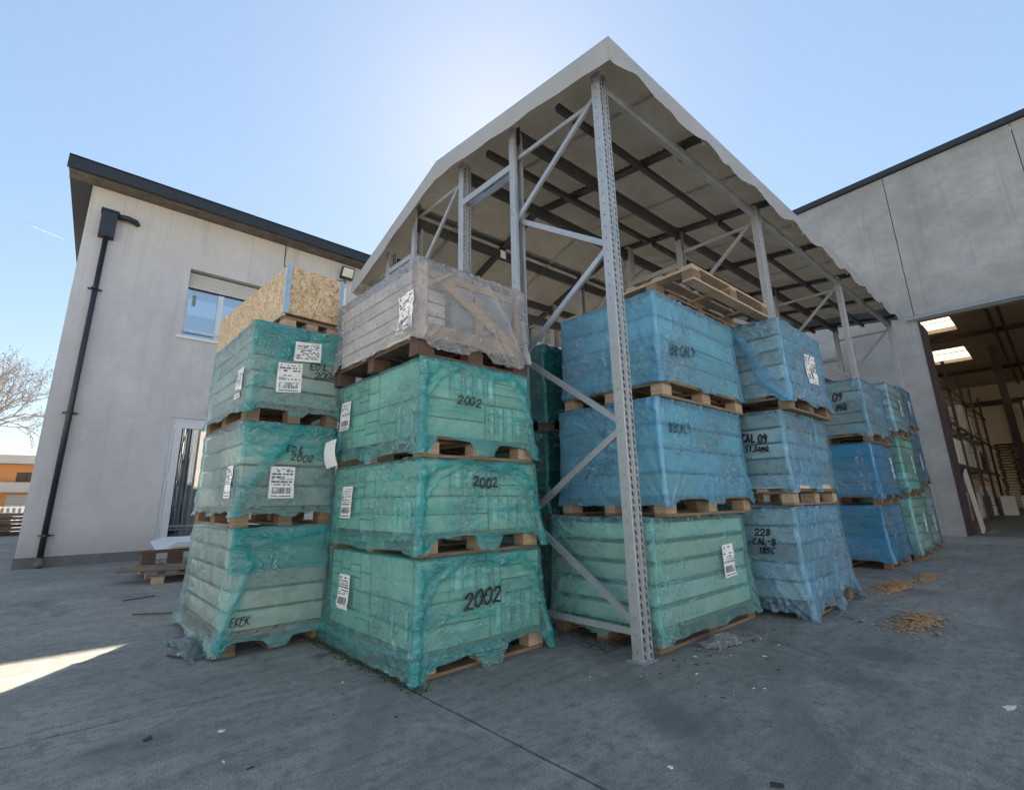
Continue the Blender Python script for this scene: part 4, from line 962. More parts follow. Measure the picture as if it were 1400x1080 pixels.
def osb_crate():
    c = thing('chipboard_crate', 'open chipboard crate with blue edge strips on top of the left stack', 'crate', (1.4, 4.85, 2.42))
    th = R(3.2); ox, oy = 1.2, 3.96
    def fn(p): dx, dy = p[0] - ox, p[1] - oy; return (ox + dx * math.cos(th) - dy * math.sin(th), oy + dx * math.sin(th) + dy * math.cos(th), p[2] + 0.012 * dy)
    def bx(name, mat, *a): m = MB(); m.box(*a, fn=fn); return m.build(name, M[mat], c)
    x0, x1, y0, y1, z0, z1 = 1.2, 1.69, 3.96, 5.8, 2.52, 2.94
    bx('side_panel', 'osb', x0, x0 + .018, y0 + .02, y1, z0 - .02, z1); bx('side_panel', 'osb', x1 - .018, x1, y0 + .02, y1, z0, z1)
    bx('end_panel', 'osb', x0, x1, y0, y0 + .018, z0, z1); bx('end_panel', 'osb', x0 + .02, x1 - .02, y1 - .02, y1 - .002, z0, z1)
    bx('corner_strip', 'bluestrip', x0 - .012, x0 + .03, y0 - .006, y0 - .001, z0 + .0, z1 + .008); bx('corner_strip', 'bluestrip', x0 - .006, x0 - .001, y0 - .006, y0 + .04, z0, z1 + .008)
    bx('corner_strip', 'bluestrip', x1 - .02, x1 + .014, y0 - .006, y0 - .001, z0 - .05, z1 + .004)
    bx('crate_floor', 'osb', x0 + .02, x1 - .02, y0 + .02, y1 - .02, z0 + .001, z0 + .015)
    for k in range(5): y = y0 + .01 + k * .42; bx('crate_bearer', 'wood', x0 + .01, x1 - .01, y, y + .1, z0 - .045, z0 - .023)
    for x in (x0 + .01, x0 + .2, x1 - .11):
        bx('crate_runner', 'wood_light', x, x + .1, y0 + .01, y1 - .02, 2.415, 2.435)
        for y in (y0 + .012, y0 + .8, y1 - .15): bx('crate_block', 'wood_light', x + .002, x + .098, y, y + .12, 2.437, 2.473)
osb_crate()

# --- green stack (three loads and a clear wrapped timber crate)
def stack_b():
    R0 = [([(0.015, 0.0), (0.02, .9)], .02, .75), ([(0.03, .78), (.12, .93), (.35, .98), (.6, .9), (.78, .96), (.9, .8), (.97, .45), (1, .05)], .028, .75),
          ([(.03, .55), (.12, .78), (.28, .92)], .014, .55), ([(0, .5), (1, .47)], .014, .35), ([(0, .72), (1, .70)], .010, .25), ([(0, .12), (.4, .16), (.7, .1), (1, .15)], .03, .5)]
    RX = [([(0, .14), (.5, .13), (1, .2)], .016, .35), ([(.985, 0), (.985, 1)], .014, .5), ([(0, .45), (1, .43)], .010, .2), ([(0, .62), (1, .64)], .008, .2)]
    for i, (lab, z0, z1, fl) in enumerate((
        ('green wrapped load on the ground marked 2002, bottom of the front green stack', 0.0, 0.655, .05),
        ('green wrapped load marked 2002, second from the ground in the front green stack', .665, 1.262, .04),
        ('green wrapped load marked 2002 right under the clear wrapped crate', 1.272, 1.935, .03))):
        L, t = new_load(lab, 'green loads of the front stack', 'film_green', x0=1.715, x1=(2.74, 2.72, 2.68)[i], y0=2.65, y1=3.88, z0=z0, z1=z1, seed=40 + i * 5, flare=fl,
                        drop=(.0, .02, .02)[i], arch={'X': .015, 'Y': .09, 'R': .03, 'B': .03}, ropes={'Y': R0, 'X': RX}, res=.012, wr=.7, nl=4, nc={'X': 4}, press=.004, light='wood_light')
        zt = z0 + .14; H = (z1 - zt - .004) / 2; rnd = random.Random(i); W = L.W; D = L.D
        for tier in range(2):
            za = zt + tier * H; zb = za + H - .006
            # left part: lying cartons; right part: upright cartons with white end labels
            split = L.x0 + W * (0.55 if tier == 0 else 0.22)
            xs_l = (L.x0, split); n = 3 if tier == 0 else 2
            ly = (L.y0, L.y0 + .4)
            if tier == 0:
                for k in range(2): ub('carton', M['box_tan'], t, L.x0 + .002, split - .003, L.y0, L.y0 + .6, za + k * H / 2, za + (k + 1) * H / 2 - .006, 'carton')
            else: ub('carton', M['box_tan'], t, L.x0 + .002, split - .003, L.y0, L.y0 + .6, za, zb, 'carton')
            nu = 5 if tier == 0 else 4; wdt = (L.x1 - split if tier == 0 else W * .42) / nu
            for k in range(nu):
                a = split + k * wdt; ub('carton', M['box_tan'], t, a + .003, a + wdt - .003, L.y0 + rnd.uniform(-.004, .004), L.y0 + .6, za, zb, 'carton')
                if k < 4:
                    q = ub('carton_label', M['sticker'], t, a + wdt * .35, a + wdt * .35 + .036, L.y0 - .009, L.y0 - .005, za + .05, za + H * .72, 'board')
                    q = ub('carton_label', M['sticker'], t, a + wdt * .35, a + wdt * .35 + .036, L.y0 - .009, L.y0 - .005, za + H * .76, za + H * .9, 'board')
            if tier == 1:
                a = split + W * .42
                for k in range(3): ub('carton', M['box_tan'], t, a + .003, L.x1, L.y0, L.y0 + .6, za + k * H / 3, za + (k + 1) * H / 3 - .006, 'carton')
            # left face columns
            nc = 3 if tier == 0 else 4
            for k in range(nc):
                a = L.y0 + .602 + (D - .602) * k / nc
                for q in range(2 if (k + tier) % 2 else 3):
                    nn = 2 if (k + tier) % 2 else 3
                    ub('carton', M['box_tan'], t, L.x0 + rnd.uniform(-.003, .004), L.x0 + .5, a + .003, a + (D - .602) / nc - .003, za + q * H / nn, za + (q + 1) * H / nn - .006, 'carton')
            ub('carton', M['box_tan'], t, L.x1 - .5, L.x1, L.y0 + .602, L.y1, za, zb, 'carton')
        for k in range(2):
            q = ub('carton_label', M['sticker'], t, L.x0 - .009, L.x0 - .005, L.y0 + .1 + .17 * k, L.y0 + .13 + .17 * k, zt + .04, zt + H * .85, 'board')
        sticker(t, L, 'X', 3.88 - (3.70, 3.74, 3.86)[i] + .03, (0.26, .885, 1.56)[i], .17, .23, 0, 30 + i)
        th = (.012, .009, .008)[i]
        writing(t, L, 'Y', '2002', (0.30, .39, .25)[i], (.345, 1.09, 1.635)[i], (.095, .062, .062)[i], 0, (.85, .85, .85)[i], th, seed=30 + i)
        ALL['B%d' % (i + 1)] = (L, t)
    # torn hanging label between the two stacks
    L, t = ALL['B2']
    m = MB(); a = Vector((1.60, 3.90, 1.47)); ux = Vector((0.02, -0.16, 0.02)); uz = Vector((0.01, -.03, -.21)); n = 5
    for i in range(n):
        for j in range(n):
            def P(u, v): return a + ux * u + uz * v + Vector((-.02 * math.sin(v * 3), 0, 0))
            m.quad(P(i / n, j / n), P((i + 1) / n, j / n), P((i + 1) / n, (j + 1) / n), P(i / n, (j + 1) / n))
    m.build('loose_label', M['sticker'], ALL['B3'][1])
    # clear wrapped crate
    L, t = new_load('clear wrapped timber crate of grey slabs on top of the front green stack', None, 'film_clear', name='wrapped_crate', cat='wrapped crate', x0=1.67, x1=2.67, y0=2.67, y1=3.93, z0=1.945, z1=2.65, seed=77,
                    flare=.02, drop=.10, arch={'X': .05, 'Y': -.06, 'R': 0, 'B': 0}, wr=2.1, jag=.035, pallet='wood_dark', res=.011,
                    ropes={'Y': [([(.05, .1), (.06, .95)], .02, .5), ([(.1, .75), (.3, .95), (.6, .9)], .02, .3), ([(.6, .95), (.8, .6), (.95, .1)], .014, .3), ([(.95, 1), (1, .1)], .03, .45)], 'X': [([(.93, 0), (.93, 1)], .012, .3)]})
    x0, x1, y0, y1 = 1.69, 2.65, 2.69, 3.91
    for k in range(5):
        z = 2.10 + k * .105
        ub('slab_pack', M['box_white'], t, x0, x0 + .3, y0 + .11, y1, z, z + .092, 'carton')
    ub('slab_pack', M['box_blue'], t, x0 + .31, x1 - .01, y0 + .04, y1 - .02, 2.1, 2.62, 'carton')
    ub('corner_post', M['wood_light'], t, x0, x0 + .05, y0, y0 + .1, 2.09, 2.63); ub('corner_post', M['wood_light'], t, x1 - .05, x1, y0, y0 + .03, 2.09, 2.62)
    ub('bottom_rail', M['wood_light'], t, x0 + .052, x1, y0 - .002, y0 + .022, 2.09, 2.20); ub('mid_post', M['wood_light'], t, x0 + .50, x0 + .58, y0 + .004, y0 + .024, 2.201, 2.5)
    d = MB(); d.bar((x0 + .16, y0 + .012, 2.57), (x1 - .03, y0 + .012, 2.16), .022, .08, (0, 0, 1)); d.build('diagonal_board', M['wood_light'], t)
    ub('top_rail', M['wood_light'], t, x0 + .052, x1 - .052, y0 + .026, y0 + .04, 2.56, 2.62)
    sticker(t, L, 'X', 3.93 - 2.87, 2.12, .19, .27, .12, 50, True, .004)
    ALL['B4'] = (L, t)
stack_b()

# --- loads under the shelter
FOLD = {'Y': [([(0.0, 1), (.01, 0)], .010, .12)], 'X': [([(.985, 0), (.985, 1)], .010, .12)]}
def std(key, label, group, film, n, nx, ny, mat, **k):
    k.setdefault('ropes', FOLD); gp = k.pop('gap', .018); k['nl'] = n; k['nc'] = {'X': ny, 'Y': nx, 'R': ny, 'B': nx}
    L, t = new_load(label, group, film, **k); carton_layers(t, L, n, nx, ny, [M[m] for m in mat], seed=k['seed'], inset=.0, alt=k.get('alt'), gap=gp)
    ALL[key] = (L, t); return L, t
# first column behind the big post
L, t = std('C1', 'mint green wrapped load with dark layer gaps standing behind the corner post', 'loads of the first column', 'film_mint', 5, 1, 1, ('box_white', 'box_tan'), x0=3.17, x1=4.68, y0=1.98, y1=2.88, z0=0, z1=.86, seed=101, flare=.04, drop=.055, arch={'X': .03, 'Y': .03, 'R': .02, 'B': .02}, wr=1.5, gap=.03,
           ropes={'Y': [([(.0, 0), (.015, 1)], .02, .3)], 'X': []})
sticker(t, L, 'Y', 1.0, .37, .2, .25, .03, 60)
L, t = std('C2', 'blue wrapped load marked BB CAL9 in the middle behind the corner post', 'loads of the first column', 'film_blue', 4, 3, 2, ('box_white', 'box_tan'), x0=3.28, x1=4.68, y0=1.90, y1=2.84, z0=.87, z1=1.735, seed=111, flare=.03, drop=.08, arch={'X': .0, 'Y': .05, 'R': .02, 'B': .02}, wr=1.5, light='wood_light', pallet='wood')
writing(t, L, 'Y', 'BBCAL9', .10, 1.48, .075, .04, .72, .0075, seed=61)
L, t = std('C3', 'blue wrapped load marked BB CAL9, top of the column behind the corner post', 'loads of the first column', 'film_blue', 4, 3, 2, ('box_white', 'box_tan'), x0=3.34, x1=4.74, y0=1.88, y1=2.82, z0=1.745, z1=2.60, seed=121, flare=.02, drop=.11, arch={'X': .0, 'Y': .035, 'R': .02, 'B': .02}, wr=1.5, light='wood_light',
           ropes={'Y': [([(0.0, 1), (.01, 0)], .010, .12), ([(0, .78), (1, .76)], .01, .4), ([(0, .52), (1, .5)], .008, .35)], 'X': [([(.985, 0), (.985, 1)], .010, .12), ([(0, .74), (1, .8)], .01, .4), ([(0, .5), (1, .46)], .008, .35)]})
writing(t, L, 'Y', 'BB CAL9'.replace(' ', '.'), .12, 2.09, .09, .12, .70, .008, seed=62)
# second column
GD = 'loads of the second column'
L, t = std('D1', 'torn pale blue wrapped load on the ground marked CAL-B, second column', GD, 'film_sky', 5, 3, 2, ('box_white', 'box_white', 'box_grey'), x0=4.90, x1=6.18, y0=1.62, y1=2.75, z0=0, z1=.915, seed=131, flare=.05, drop=.0, fd={'Y': .3}, arch={'X': .06, 'Y': .10, 'R': .02, 'B': .02}, wr=2.0, jag=.05)
writing(t, L, 'X', '228', 2.75 - 1.96, .66, .06, 0, .8, .009, seed=63); writing(t, L, 'X', 'CAL-B', 2.75 - 1.98, .585, .055, 0, .72, .009, seed=64); writing(t, L, 'X', '18SC', 2.75 - 1.95, .51, .05, 0, .72, .009, seed=65)
L, t = std('D2', 'pale blue wrapped load marked CAL 09 in the middle of the second column', GD, 'film_sky', 5, 3, 2, ('box_white', 'box_white', 'box_grey'), x0=4.88, x1=6.12, y0=1.60, y1=2.70, z0=.925, z1=1.77, seed=141, flare=.02, fd={'Y': .3}, drop=.11, arch={'X': .04, 'Y': .07, 'R': .02, 'B': .02}, wr=1.4, light='wood_light')
writing(t, L, 'X', 'CAL.09', 2.70 - 1.955, 1.50, .075, -.1, .55, .012, seed=66); writing(t, L, 'X', '-', 2.70 - 1.985, 1.425, .052, -.1, .62, .008, seed=68); writing(t, L, 'X', '51,84MQ', 2.70 - 1.935, 1.415, .052, -.1, .62, .008, seed=67)
L, t = std('D3', 'pale blue wrapped load with two white labels, top of the second column', GD, 'film_sky', 5, 3, 2, ('box_white', 'box_white', 'box_grey'), x0=4.94, x1=6.12, y0=1.53, y1=2.65, z0=1.78, z1=2.655, seed=151, flare=.02, fd={'Y': .35}, drop=.07, arch={'X': .05, 'Y': .03, 'R': .02, 'B': .02}, wr=1.6,
           ropes={'Y': [([(0.0, 1), (.01, 0)], .02, .3), ([(0, .75), (1, .7)], .01, .3)], 'X': [([(.6, 1), (.75, .7), (.85, .3), (1, .05)], .05, .6), ([(0, .95), (.6, .97)], .03, .5)]})
sticker(t, L, 'Y', .56, 2.10, .14, .30, .05, 68); sticker(t, L, 'Y', .73, 2.11, .14, .30, .05, 69)
# third column and the ones beyond
GE = 'loads of the third column'
std('E1', 'deep blue wrapped load on the ground, bottom of the third column', GE, 'film_navy', 5, 2, 2, ('box_white', 'box_grey'), x0=8.86, x1=10.12, y0=1.80, y1=2.9, z0=0, z1=.865, seed=161, flare=.05, drop=.08, wr=1.3, res=.022, arch=.04)
L, t = std('E2', 'darker blue wrapped load in the middle of the third column', GE, 'film_navy', 4, 2, 2, ('box_white', 'box_white'), x0=8.86, x1=10.1, y0=1.78, y1=2.9, z0=.875, z1=1.755, seed=171, flare=.03, drop=.08, wr=1.3, res=.022)
sticker(t, L, 'Y', .95, 1.25, .1, .32, 0, 70)
L, t = std('E3', 'pale blue wrapped load marked 09, top of the third column', GE, 'film_sky', 5, 2, 2, ('box_white', 'box_grey'), x0=8.88, x1=10.1, y0=1.76, y1=2.9, z0=1.765, z1=2.72, seed=181, flare=.02, fd={'Y': .3}, drop=.07, wr=1.5, res=.022)
writing(t, L, 'X', '09', 2.9 - 2.14, 2.42, .12, 0, .6, .016, seed=71); writing(t, L, 'X', 'MQ', 2.9 - 2.11, 2.27, .09, 0, .8, .016, seed=72)
GF = 'loads of the fourth column'
for i, (lab, z0, z1, fm) in enumerate((('green wrapped load on the ground in the fourth column', 0, .95, 'film_mint'), ('green wrapped load in the middle of the fourth column', .96, 1.95, 'film_green'), ('greyish green wrapped load on top of the fourth column', 1.96, 2.88, 'film_sky'))):
    L, t = std('F%d' % i, lab, GF, fm, 6, 2, 2, ('box_white', 'box_grey'), x0=10.45, x1=11.6, y0=1.72, y1=2.9, z0=z0, z1=z1, seed=190 + i * 6, flare=.03, drop=.08, wr=1.2, res=.03)
    sticker(t, L, 'Y', .7, z0 + .4, .1, .3, 0, 73 + i)
GG = 'loads of the last column'
for i, (lab, z0, z1, fm) in enumerate((('grey blue wrapped load on the ground next to the warehouse wall', 0, 1.12, 'film_sky'), ('blue wrapped load in the middle next to the warehouse wall', 1.13, 2.18, 'film_navy'), ('teal blue wrapped load on top of the last column by the wall', 2.19, 3.05, 'film_navy'))):
    L, t = std('G%d' % i, lab, GG, fm, 6, 2, 2, ('box_white', 'box_grey'), x0=12.0, x1=13.05, y0=1.80, y1=2.9, z0=z0, z1=z1, seed=220 + i * 6, flare=.03, drop=.08, wr=1.2, res=.03)
    sticker(t, L, 'Y', .6, z0 + .35, .09, .28, 0, 83 + i)
# dark teal loads deep behind the first frame
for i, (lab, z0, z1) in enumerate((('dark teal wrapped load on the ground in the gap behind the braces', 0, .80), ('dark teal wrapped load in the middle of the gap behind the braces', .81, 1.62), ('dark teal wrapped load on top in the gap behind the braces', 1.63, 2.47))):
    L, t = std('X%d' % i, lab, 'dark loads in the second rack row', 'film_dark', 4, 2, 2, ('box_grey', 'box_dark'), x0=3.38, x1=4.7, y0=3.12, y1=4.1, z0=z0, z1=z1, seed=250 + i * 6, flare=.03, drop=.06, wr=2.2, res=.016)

# loose pallets on top of the first column
def loose_pallet(label, cx, cy, z, lx, ly, rz, tilt, mat, light, along='x', seed=0):
    t = thing('wooden_pallet', label, 'pallet', (0, 0, 0), 'loose pallets lying on top of the loads')
    pallet(t, -lx / 2, lx / 2, -ly / 2, ly / 2, 0, M[mat], along, light=M[light], seed=seed)
    t.location = (cx, cy, z); t.rotation_euler = (tilt, 0, rz); return t
loose_pallet('pine pallet lying flat on the top blue load, lower of two', 4.45, 2.40, 2.62, 1.2, .8, 0, 0, 'wood', 'wood_light', seed=5)
loose_pallet('pine pallet lying askew on another pallet, upper of two', 4.50, 2.10, 2.765, 1.5, .80, R(-1.5), R(-1), 'wood_light', 'wood', seed=6)
rb = ub('red_crate', M['red'], None, 4.9, 5.9, 3.2, 4.0, 2.0, 2.9, 'carton'); meta(rb, 'dull red crate on racking behind the top blue load', 'crate')
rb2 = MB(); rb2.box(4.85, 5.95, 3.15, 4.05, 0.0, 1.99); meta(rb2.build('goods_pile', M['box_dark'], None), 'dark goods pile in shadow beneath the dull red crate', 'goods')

# ================================================================== YARD CLUTTER
def junk_pile():
    g = 'scrap timber by the glass door'
    t = thing('weathered_pallet', 'weathered grey pallet on the ground near the glass door', 'pallet', (1.7, 8.6, 0), g)
    for x in (1.12, 1.62, 2.1):
        for y in (8.0, 8.6, 9.2): ub('pallet_block', M['wood_light'], t, x, x + .13, y, y + .12, 0.001, .095)
    for y in (7.99, 8.6, 9.2): ub('pallet_board', M['wood_old'], t, 1.05, 2.3, y, y + .11, .096, .116)
    for i in range(6): ub('pallet_board', M['wood_old'], t, 1.05 + i * .22, 1.17 + i * .22, 7.99, 9.32, .117, .137)
    m = MB(); m.bar((0.78, 8.45, .155), (2.4, 8.0, .165), .28, .028); m.bar((.79, 8.33, .19), (2.4, 7.88, .2), .03, .05); meta(m.build('long_board', M['wood_old'], None), 'long pale board with raised edge lying across the weathered pallet', 'board', g)
    t = thing('broken_pallet', 'dark broken pallet upside down on the long board', 'pallet', (1.8, 8.5, .2), g)
    for (x, y) in ((1.02, 8.45), (1.34, 8.42), (1.66, 8.35), (2.05, 8.3)): ub('pallet_block', M['wood_dark'], t, x, x + .16, y, y + .14, .205, .345, rz=.1)
    for k, (x0, x1, y, z) in enumerate(((.98, 2.4, 8.3, .186), (1.0, 2.35, 8.45, .347), (1.05, 2.4, 8.75, .347), (1.2, 2.3, 9.0, .33))): ub('pallet_board', M['wood_dark'], t, x0, x1, y, y + .12, z, z + .018, rz=-.03)
    # sheets on top
    def sheet(name, pts, z, th, mat, lab, cat):
        m = MB(); n = len(pts)
        m.poly([(p[0], p[1], z + p[2] + th) for p in pts]); m.poly([(p[0], p[1], z + p[2]) for p in pts][::-1])
        for i in range(n): a, b_ = pts[i], pts[(i + 1) % n]; m.quad((a[0], a[1], z + a[2]), (b_[0], b_[1], z + b_[2]), (b_[0], b_[1], z + b_[2] + th), (a[0], a[1], z + a[2] + th))
        meta(m.build(name, M[mat], None), lab, cat, g)
    sheet('plastic_sheet', [(1.2, 8.7, 0), (2.9, 8.6, .0), (2.95, 9.9, .06), (1.5, 10.1, .08), (1.25, 9.6, .05)], .375, .02, 'white', 'white plastic sheet on the scrap timber pile by the door', 'sheet')
    sheet('cardboard_sheet', [(1.35, 8.62, 0), (2.2, 8.52, 0), (2.25, 9.1, .02), (1.55, 9.2, .02)], .40, .015, 'box_grey', 'brown cardboard sheet on the white plastic sheet', 'cardboard')
    m = MB(); m.tube([(1.75, 9.3, .46), (1.8, 9.65, .5), (2.1, 9.75, .52), (2.7, 9.5, .5), (2.9, 9.3, .5)], .02, 6); meta(m.build('bent_trim', M['alu'], None, True), 'pale bent trim strip on top of the white plastic sheet', 'trim', g)
junk_pile()

def chips(label, cx, cy, rx, ry, n, h, seed):
    h *= 1.7; r = np.random.default_rng(seed); m = MB()
    # low mound
    k = 36; ring = []
    for q in range(5):
        f = 1 - q / 5
        for i in range(k):
            a = 2 * math.pi * i / k; rr = f * (0.30 + 0.85 * float(fbm(math.cos(a) * 2 + 5, math.sin(a) * 2 + 5, seed, 4)))
            x = cx + math.cos(a) * rx * rr; y = cy + math.sin(a) * ry * rr
            m.v.append((x, y, 0.002 + h * (1 - f) * (0.5 + float(fbm(x * 18, y * 18, seed, 3)))))
    for q in range(4):
        for i in range(k): m.f.append((q * k + i, q * k + (i + 1) % k, (q + 1) * k + (i + 1) % k, (q + 1) * k + i)); m.mi.append(0)
    m.f.append(tuple(4 * k + i for i in range(k))); m.mi.append(0)
    for _ in range(n):
        a = r.uniform(0, 6.28); rr = abs(r.normal(0, .66)); x = cx + math.cos(a) * rx * rr; y = cy + math.sin(a) * ry * rr
        z = 0.004 + h * max(0, 1 - rr) * (0.5 + float(fbm(x * 18, y * 18, seed, 3))); s = r.uniform(.006, .022); th = r.uniform(0, 3.14); c, d = math.cos(th) * s, math.sin(th) * s
        m.quad((x - c, y - d, z), (x + d * .5, y - c * .5, z + r.uniform(0, .01)), (x + c, y + d, z + r.uniform(0, .012)), (x - d * .5, y + c * .5, z + r.uniform(0, .01)))
    o = m.build('wood_chip_heap', M['chips'], None); meta(o, label, 'wood chips', 'wood chip heaps in front of the loads'); return o
chips('nearest heap of orange wood chips on the concrete', 5.42, 1.0, .42, .15, 1500, .03, 1)
chips('ragged heap of wood chips in the middle of the three', 7.2, 1.48, .55, .16, 1200, .03, 2)
chips('farthest thin patch of wood chips, close to the third column', 8.3, 1.36, .5, .12, 700, .015, 3)

def litter():
    r = np.random.default_rng(5); m = MB(); w_ = MB()
    for _ in range(330):
        x = r.uniform(0.2, 11); y = r.uniform(-1.5, 3.6) if x > 1.8 else r.uniform(.8, 3.4)
        if r.random() < .75: x = 2.7 + abs(r.normal(0, 3.0)); y = 1.85 - abs(r.normal(0, .22)) - (.25 if 4.8 < x < 6.3 else 0)
        s = r.uniform(.002, .008) * (1.3 if r.random() < .1 else 1); a = r.uniform(0, 3.14); l = r.uniform(.6, 2.2); c, d = math.cos(a) * s * l, math.sin(a) * s * l; e, f = -math.sin(a) * s * .5, math.cos(a) * s * .5
        t = w_ if r.random() < .22 else m
        z = .002; zt = z + s * .5
        t.quad((x - c - e, y - d - f, z), (x + c - e, y + d - f, z), (x + c * .8, y + d * .8, zt), (x - c * .8, y - d * .8, zt)); t.quad((x - c + e, y - d + f, z), (x + c + e, y + d + f, z), (x + c * .8, y + d * .8, zt), (x - c * .8, y - d * .8, zt))
    meta(m.build('fine_grit', M['scrapdark'], None), 'dark crumbs and grit scattered over the concrete yard', 'grit', kind='stuff')
    meta(w_.build('paper_crumbs', M['white'], None), 'tiny white scraps scattered over the concrete yard', 'litter', kind='stuff')
    # countable bits
    def scrap(name, mat, lab, cat, x, y, s, seed, flat=.35, grp=None, str_=1.0):
        rr = random.Random(seed); q = MB(); n = 9; P = []
        for i in range(n):
            a = 6.283 * i / n; d = s * rr.uniform(.45, 1.1); P.append((x + math.cos(a) * d * str_, y + math.sin(a) * d, .003 + rr.uniform(0, s * flat)))
        c = (x, y, .003 + s * flat * 1.1)
        for i in range(n): q.poly([P[i], P[(i + 1) % n], c]); q.poly([(P[i][0], P[i][1], .002), (P[(i + 1) % n][0], P[(i + 1) % n][1], .002), P[(i + 1) % n], P[i]][:4])
        meta(q.build(name, M[mat], None), lab, cat, grp)
    scrap('paper_scrap', 'white', 'white torn scrap on the concrete at the lower middle', 'scrap', 1.93, 1.2, .014, 1, .2)
    scrap('paper_scrap', 'white', 'white scrap on the concrete at the lower left', 'scrap', .73, 2.73, .016, 2, .2)
    scrap('crushed_wrapper', 'box_dark', 'crushed dark wrapper between the two green stacks', 'wrapper', 1.5, 3.52, .05, 3, .3)
    scrap('foam_scrap', 'white', 'white foam scraps at the right edge of the yard', 'scrap', 3.62, .38, .03, 4, .2, None, 1.6)
    scrap('clod', 'scrapdark', 'small dark clod left of the white scrap', 'clod', .47, 2.86, .018, 5, .5)
    for i, (a, b_, lab) in enumerate((((2.08, .90, .006), (2.10, .86, .008), 'dark splinter lying at the bottom edge of the yard'), ((6.0, .35, .006), (6.3, .22, .006), 'thin dark stick on the yard right of the chip heaps'), ((.72, 5.95, .012), (1.0, 5.75, .016), 'black rubber strip left of the left stack'), ((.85, 4.02, .006), (.74, 4.22, .01), 'dark twig at the foot of the left stack'), ((.73, 6.9, .006), (1.02, 6.95, .012), 'curled dark strip on the concrete near the scrap pile'))):
        q = MB(); q.bar(a, b_, .014, .008); meta(q.build('splinter', M['scrapdark'], None), lab, 'splinter')
litter()

def crumpled(name, lab, cat, mat, cx, cy, sx, sy, h, seed, n=34):
    V = []; m = MB()
    for j in range(n):
        for i in range(n):
            a = i / (n - 1) - .5; b_ = j / (n - 1) - .5
            rr = math.hypot(a, b_) * 2
            f = float(fbm(a * 9 + 4, b_ * 9 + 4, seed, 4)); g = float(ridge(vn(a * 13 + f * 4, b_ * 13, seed + 3), 3))
            x = cx + sx * (a + .12 * (float(vn(a * 6, b_ * 6, seed + 5)) - .5)) * (1 + .5 * float(vn(b_ * 8 + 3, 0, seed))); y = cy + sy * (b_ + .12 * (float(vn(a * 6, b_ * 6, seed + 6)) - .5)) * (1 + .4 * float(vn(a * 8 + 3, 0, seed + 1)))
            m.v.append((x, y, .004 + h * max(0, 1.1 - rr) * (.3 + f) + .25 * h * g))
    for j in range(n - 1):
        for i in range(n - 1): k = j * n + i; m.f.append((k, k + 1, k + n + 1, k + n)); m.mi.append(0)
    meta(m.build(name, M[mat], None, False), lab, cat)
crumpled('plastic_scrap', 'crumpled clear plastic lying at the foot of the mint green load', 'plastic', 'film_clear', 3.72, 1.82, .34, .16, .06, 4)
crumpled('film_tail', 'crumpled pale green film trailing on the ground at the left stack', 'plastic', 'film_pale', .93, 4.3, .2, .6, .10, 9)

def moss():
    r = np.random.default_rng(9); m = MB(); w_ = MB()
    for _ in range(1700):
        y = r.uniform(2.45, 4.0); wd = .018 + .03 * float(vn(y * 6, 0, 3)); x = 1.635 + r.normal(0, wd); s = r.uniform(.004, .013)
        z = r.uniform(0, .012); a = r.uniform(0, 6.28); c, d = math.cos(a) * s, math.sin(a) * s
        m.poly([(x, y, z), (x + c, y + d, z + s * .5), (x - d * .6, y + c * .6, z + s * .8)])
    for _ in range(200):
        y = r.uniform(3.1, 4.0); x = 1.62 + r.normal(0, .03); h = r.uniform(.01, .04); a = r.uniform(0, 6.28); c, d = math.cos(a), math.sin(a)
        w_.quad((x, y, .0), (x + c * .004, y + d * .004, 0), (x + c * h * .7 + .004 * d, y + d * h * .7, h), (x + c * h * .7, y + d * h * .7, h))
    meta(m.build('moss', M['moss'], None), 'dark moss and dirt filling the slab joint beside the green stack', 'moss', kind='stuff')
    meta(w_.build('weeds', M['weed'], None), 'short green weeds growing from the joint by the green stack', 'weeds', kind='stuff')
    m = MB()
    for _ in range(700):
        x = r.uniform(2.9, 3.3) if r.random() < .5 else r.uniform(2.85, 4.5); y = 2.2 + abs(r.normal(0, .3)); s = r.uniform(.006, .022); z = r.uniform(.0, .02); a = r.uniform(0, 6.28); c, d = math.cos(a) * s, math.sin(a) * s
        m.poly([(x, y, z + .002), (x + c, y + d, z + s * .4), (x - d * .6, y + c * .6, z + s * .6)])
    meta(m.build('dead_leaves', M['scrapdark'], None), 'dead leaves and dirt blown under the shelter behind the post', 'leaves', kind='stuff')
moss()

